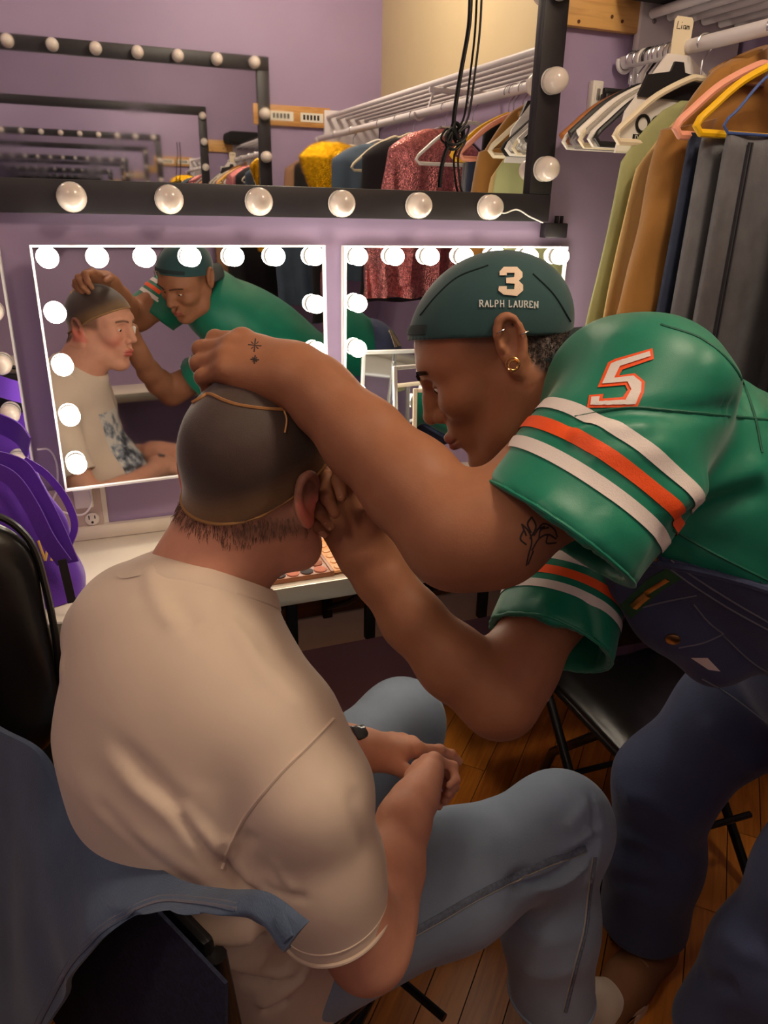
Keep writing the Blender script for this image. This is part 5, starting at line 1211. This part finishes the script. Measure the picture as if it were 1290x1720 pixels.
def band(c, n, r, wdt, m, rmax, nm='stripe', off=.0014):
    """strip of cloth sewn round the sleeve: walk round the sleeve at two neighbouring heights"""
    n = nrm(n); a = nrm(np.cross(n, V(0, 0, 1))); b = np.cross(n, a); rows = []
    for k in range(5):
        cc = c+n*(wdt*(k/4-.5)); row = []
        for t_ in np.linspace(0, 2*math.pi, 121)[:-1]:
            d = math.cos(t_)*a+math.sin(t_)*b; h_ = YB_.ray_cast(Vector(cc+d*r), Vector(-d), r)
            row.append(np.array(h_[0])+np.array(h_[1])*(off if np.array(h_[1])@d > 0 else -off) if h_[0] is not None and r-h_[3] < rmax else None)
        rows.append(row)
    mb = MB(); N_ = 120; idx = {}; v = []
    for k in range(5):
        for j in range(N_):
            if rows[k][j] is not None: idx[(k, j)] = len(v); v.append(rows[k][j])
    f = []
    for k in range(4):
        for j in range(N_):
            q4 = [(k, j), (k, (j+1) % N_), (k+1, (j+1) % N_), (k+1, j)]
            if all(x_ in idx for x_ in q4) and max(np.linalg.norm(rows[a_][b_]-rows[c2][d2]) for (a_, b_), (c2, d2) in zip(q4, q4[1:]+q4[:1])) < .03: f.append(tuple(idx[x_] for x_ in q4))
    mb.add(v, f); return mb.build(nm, m, jer)
cL = at(958, 868, .772)
for dist, m in ((.054, M_strw), (.080, M_stro), (.106, M_strw)): band(pL-nL*dist, nL, .16, .0145, m, .104)
for dist, m in ((.050, M_strw), (.072, M_stro), (.094, M_strw)): band(pR-nR*dist, nR, .13, .0125, m, .105)
for p_, n_, r_ in ((pL, nL, .16), (pR, nR, .13)):
    hm_ = MB(); ring_tube(hm_, YB_, p_-n_*.003, n_, r_, .0022); hm_.build('hem', M_jersey, jer)
five_o = [(1096, 586), (1098, 604), (1046, 622), (1040, 632), (1066, 628), (1083, 642), (1081, 660), (1070, 684), (986, 686), (990, 665), (1014, 663), (1012, 671), (1046, 668), (1054, 656), (1050, 648), (1004, 652), (1022, 610), (1034, 604)]
five_i = [(1091, 592), (1093, 600), (1042, 617), (1032, 637), (1064, 633), (1077, 644), (1076, 659), (1066, 680), (992, 682), (994, 669), (1008, 668), (1006, 676), (1050, 673), (1060, 656), (1054, 643), (1012, 647), (1027, 613), (1036, 609)]
dm = MB(); decal(dm, YB_, five_o, .0012, 6); dm.build('number', M_stro, jer)
dm = MB(); decal(dm, YB_, five_i, .0022, 6); dm.build('number_face', M_strw, jer)
sm = MB()
for pth in ([(1110, 545), (1180, 570), (1235, 620), (1265, 690), (1280, 760)], [(965, 700), (1050, 685), (1130, 690), (1290, 705)], [(1130, 890), (1200, 930), (1290, 975)]): line_part('seam', YB_, pth, .003, mat('teal_seam', (10, 88, 68), .6), jer)
mb = MB(); a_ = nrm(np.cross(na2, V(0, 0, 1))); b_ = np.cross(na2, a_); rings = []
for t_ in np.linspace(0, 2*math.pi, 65):
    d = math.cos(t_)*a_+math.sin(t_)*b_; p = NB+na2*.012+d*.068; rings.append([p-na2*.014+d*.006, p+d*.004, p+na2*.007, p+na2*.007-d*.003, p-na2*.014-d*.003])
mb.loft(rings, caps=False); mb.build('collar', M_jersey, jer)
# ------------------------------------------------------------------ overalls
M_over = mat('dark_denim', (56, 64, 94), .85, sheen=.15, var=.15, vscale=7, bump=.35, bscale=900, btype='twill'); M_ostitch = mat('grey_stitch', (104, 104, 116), .8); M_brass = mat('brass', (170, 136, 84), .3, metal=1)
S = Sdf((.56, .34, .08), (1.36, 1.08, 1.24), .0068)
S.chain([SM+AXT*.02, SM*.72+PEL*.28+V(0, 0, .015), mid+V(0, 0, .015), PEL+V(.02, 0, .03)], [.172, .187, .187, .174], k=.05, flat=NRMB, fs=1.33)
S.cone(SM+AXT*.10+V(0, -.06, -.02), mid+V(.02, -.08, -.06), .107, .107, k=.06)
S.chain([at(1070, 985, .97), at(1125, 1030, .985), at(1200, 1095, 1.02)], [.030, .042, .048], k=.04)
S.plane(BP-BN*.006, BN)
S.chain([PEL+V(.03, 0, 0), PEL+V(.01, 0, -.06)], [.175, .17], k=.04, flat=V(1, 0, 0), fs=1.25)
for hp_, kn, an in ((hipR2, knR2, anR2), (hipL2, knL2, anL2)): S.chain([hp_+V(0, 0, -.03), hp_*.5+kn*.5, kn, kn*.5+an*.5, an+V(0, 0, .01)], [.106, .096, .090, .090, .092], k=.05)
S.plane(V(0, 0, .115), V(0, 0, -1)); 
ov, of = S.mesh(2); OB = bvh(ov, of)
ov = folds(ov, of, OB, [([(1040, 1330), (1100, 1350), (1180, 1400)], .006, .02), ([(1030, 1400), (1090, 1420), (1150, 1480)], .007, .018), ([(1020, 1480), (1080, 1490), (1120, 1520)], -.006, .016), ([(1180, 1200), (1230, 1260), (1290, 1300)], .006, .018), ([(1200, 1560), (1250, 1600), (1290, 1610)], .006, .02), ([(1170, 1640), (1240, 1660)], -.006, .018)])
ovr = link('overalls', np_mesh('overalls', ov, of), M_over, art); OB = bvh(ov, of)
be = MB(); _c = mid-BN*((mid-BP)@BN)-BN*.014; ring_tube(be, OB, _c, BN, .34, .0055, num=120); be.build('bib_edge', M_over, ovr)
st = MB()
for pth in ([(1100, 920), (1160, 965), (1230, 1010), (1290, 1045)], [(1095, 932), (1155, 977), (1225, 1022), (1290, 1058)], [(1165, 1015), (1190, 1045), (1215, 1065)], [(1215, 1065), (1180, 1080), (1140, 1088)], [(1215, 1068), (1260, 1110), (1290, 1130)], [(1180, 1140), (1230, 1170), (1290, 1215)], [(1080, 1020), (1120, 1010), (1170, 1000)]): line_part('stitching', OB, pth, .0022, M_ostitch, ovr)
def stud(x, y, r=.009):
    q_ = hit(OB, x, y)
    if q_ is None: return
    p, n_ = q_; a_ = nrm(np.cross(n_, V(0, 0, 1))); MB().lathe([(r, 0), (r, .002), (r*.7, .0035), (.0005, .004)], 18, np.stack([a_, np.cross(n_, a_), n_], 1), p).build('button', M_brass, ovr)
stud(1130, 1073); stud(1095, 935, .008)
zp = MB(); ribbon(zp, surf_path(OB, [(1068, 1010), (1090, 992), (1122, 972)], 20), .006, .002, .001); zp.build('zipper', M_brass, ovr)
zq = MB(); ribbon(zq, surf_path(OB, [(1050, 1028), (1075, 1006), (1100, 982), (1135, 962)], 24), .022, .0006, .0006); zq.build('pocket_lining', mat('green_lining', (40, 84, 52), .8), ovr)
zr = MB(); ribbon(zr, surf_path(OB, [(1066, 1016), (1078, 1004), (1088, 996)], 10), .010, .005, .002); zr.build('zipper_pull', M_brass, ovr)
wl = MB(); decal(wl, OB, [(1160, 1104), (1188, 1104), (1210, 1127), (1190, 1124)], .001, 5); wl.build('woven_label', M_strw, ovr)
# shoes
M_boot = mat('brown_suede', (120, 78, 48), .8, var=.1); M_boots = mat('tan_sole', (150, 108, 70), .6)
hl2 = V(anR2[0]+.055, anR2[1]-.01, 0); shoe('shoe', hl2, hl2+nrm(atz(1062, 1660, 0)-hl2)*.27, M_boot, M_boots, art)
hl3 = V(anL2[0]+.05, anL2[1], 0); shoe('shoe', hl3, hl3+V(-.26, .03, 0), M_boot, M_boots, art)
# sponge held at the seated man's cheek
sp_c = at(557, 806, 1.0); S = Sdf(sp_c-.03, sp_c+.03, .0022); S.chain([sp_c+V(-.006, .004, -.008), sp_c+V(.004, -.002, .010)], [.011, .007], k=.01); v, f = S.mesh(1)
tag(link('makeup_sponge', np_mesh('makeup_sponge', v, f), mat('white_sponge', (240, 236, 230), .9, bump=.4, bscale=400)), 'white makeup sponge pinched at the seated man\'s cheek', 'sponge')
# ================================================================== JEANS DRAPED OVER THE CHAIR BACK
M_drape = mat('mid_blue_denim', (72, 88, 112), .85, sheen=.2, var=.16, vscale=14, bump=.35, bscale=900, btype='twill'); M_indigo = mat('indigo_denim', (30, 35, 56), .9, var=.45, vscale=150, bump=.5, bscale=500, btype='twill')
def onplane(x, y, off): # point of the chair-back plane (behind the backrest) seen at a pixel
    n_ = -FV; p0 = V(-.1, .87, 0)+n_*off; d = ray(x, y); return CAM+d*((p0-CAM)@n_/(d@n_))
dr = thing('jeans', 'blue denim jeans draped over the back of the seated man\'s chair', 'jeans', W(.0, -.05, .45))
def sheet(nm, U, Lw, m, th, par, nr=34, bulge=.012, ripple=.005):
    U = np.array(U); Lw = np.array(Lw); Lw[:, 2] = np.maximum(Lw[:, 2], .22); rings = []
    for i in range(len(U)):
        rowf = []; rowb = []
        for j in range(nr):
            u = j/(nr-1); p = U[i]*(1-u)+Lw[i]*u-FV*(bulge*math.sin(math.pi*u)+ripple*u*(math.sin(i*.33+u*4)+.6*math.sin(i*.75-u*7)))
            rowf.append(p); rowb.append(p+FV*th)
        rings.append(rowf+rowb[::-1])
    return MB().loft(rings).build(nm, m, par, angle=70)
up_ = [onplane(x, y, o) for x, y, o in ((-60, 1192, .004), (0, 1228, .002), (60, 1262, .002), (105, 1325, .002), (170, 1392, .002), (235, 1448, .0), (300, 1486, -.002), (370, 1500, -.006), (440, 1506, -.012), (510, 1556, -.012))]
lo_ = [onplane(x, y, o) for x, y, o in ((-60, 1900, .10), (10, 1850, .10), (50, 1770, .10), (95, 1690, .09), (135, 1620, .08), (190, 1562, .06), (260, 1530, .035), (340, 1530, .015), (420, 1545, -.002), (490, 1590, -.006))]
dl = sheet('leg', spline(up_, 70), spline(lo_, 70), M_drape, .007, dr)
me = dl.data; v_ = np.array([q.co[:] for q in me.vertices]); DB = BVHTree.FromPolygons([tuple(q) for q in v_], [tuple(p.vertices) for p in me.polygons])
for off_, w_, m in ((14, .004, M_ostitch), (22, .0035, M_ostitch), (18, .010, M_drape)):
    sm = MB(); ribbon(sm, surf_path(DB, [(x+(-off_*.75 if i < 4 else -2), y-off_*(.35 if i < 4 else .95)) for i, (x, y) in enumerate([(60, 1760), (95, 1690), (135, 1620), (190, 1562), (260, 1530), (330, 1530), (400, 1540)])], 60), w_, .0012, .001); sm.build('seam', m, dr)
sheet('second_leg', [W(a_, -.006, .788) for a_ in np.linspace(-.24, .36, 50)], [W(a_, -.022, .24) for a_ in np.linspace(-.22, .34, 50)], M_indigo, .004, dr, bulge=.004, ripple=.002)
line_part('belt_loop', DB, [(470, 1536), (478, 1556), (486, 1578)], .012, M_drape, dr, 14, .002)
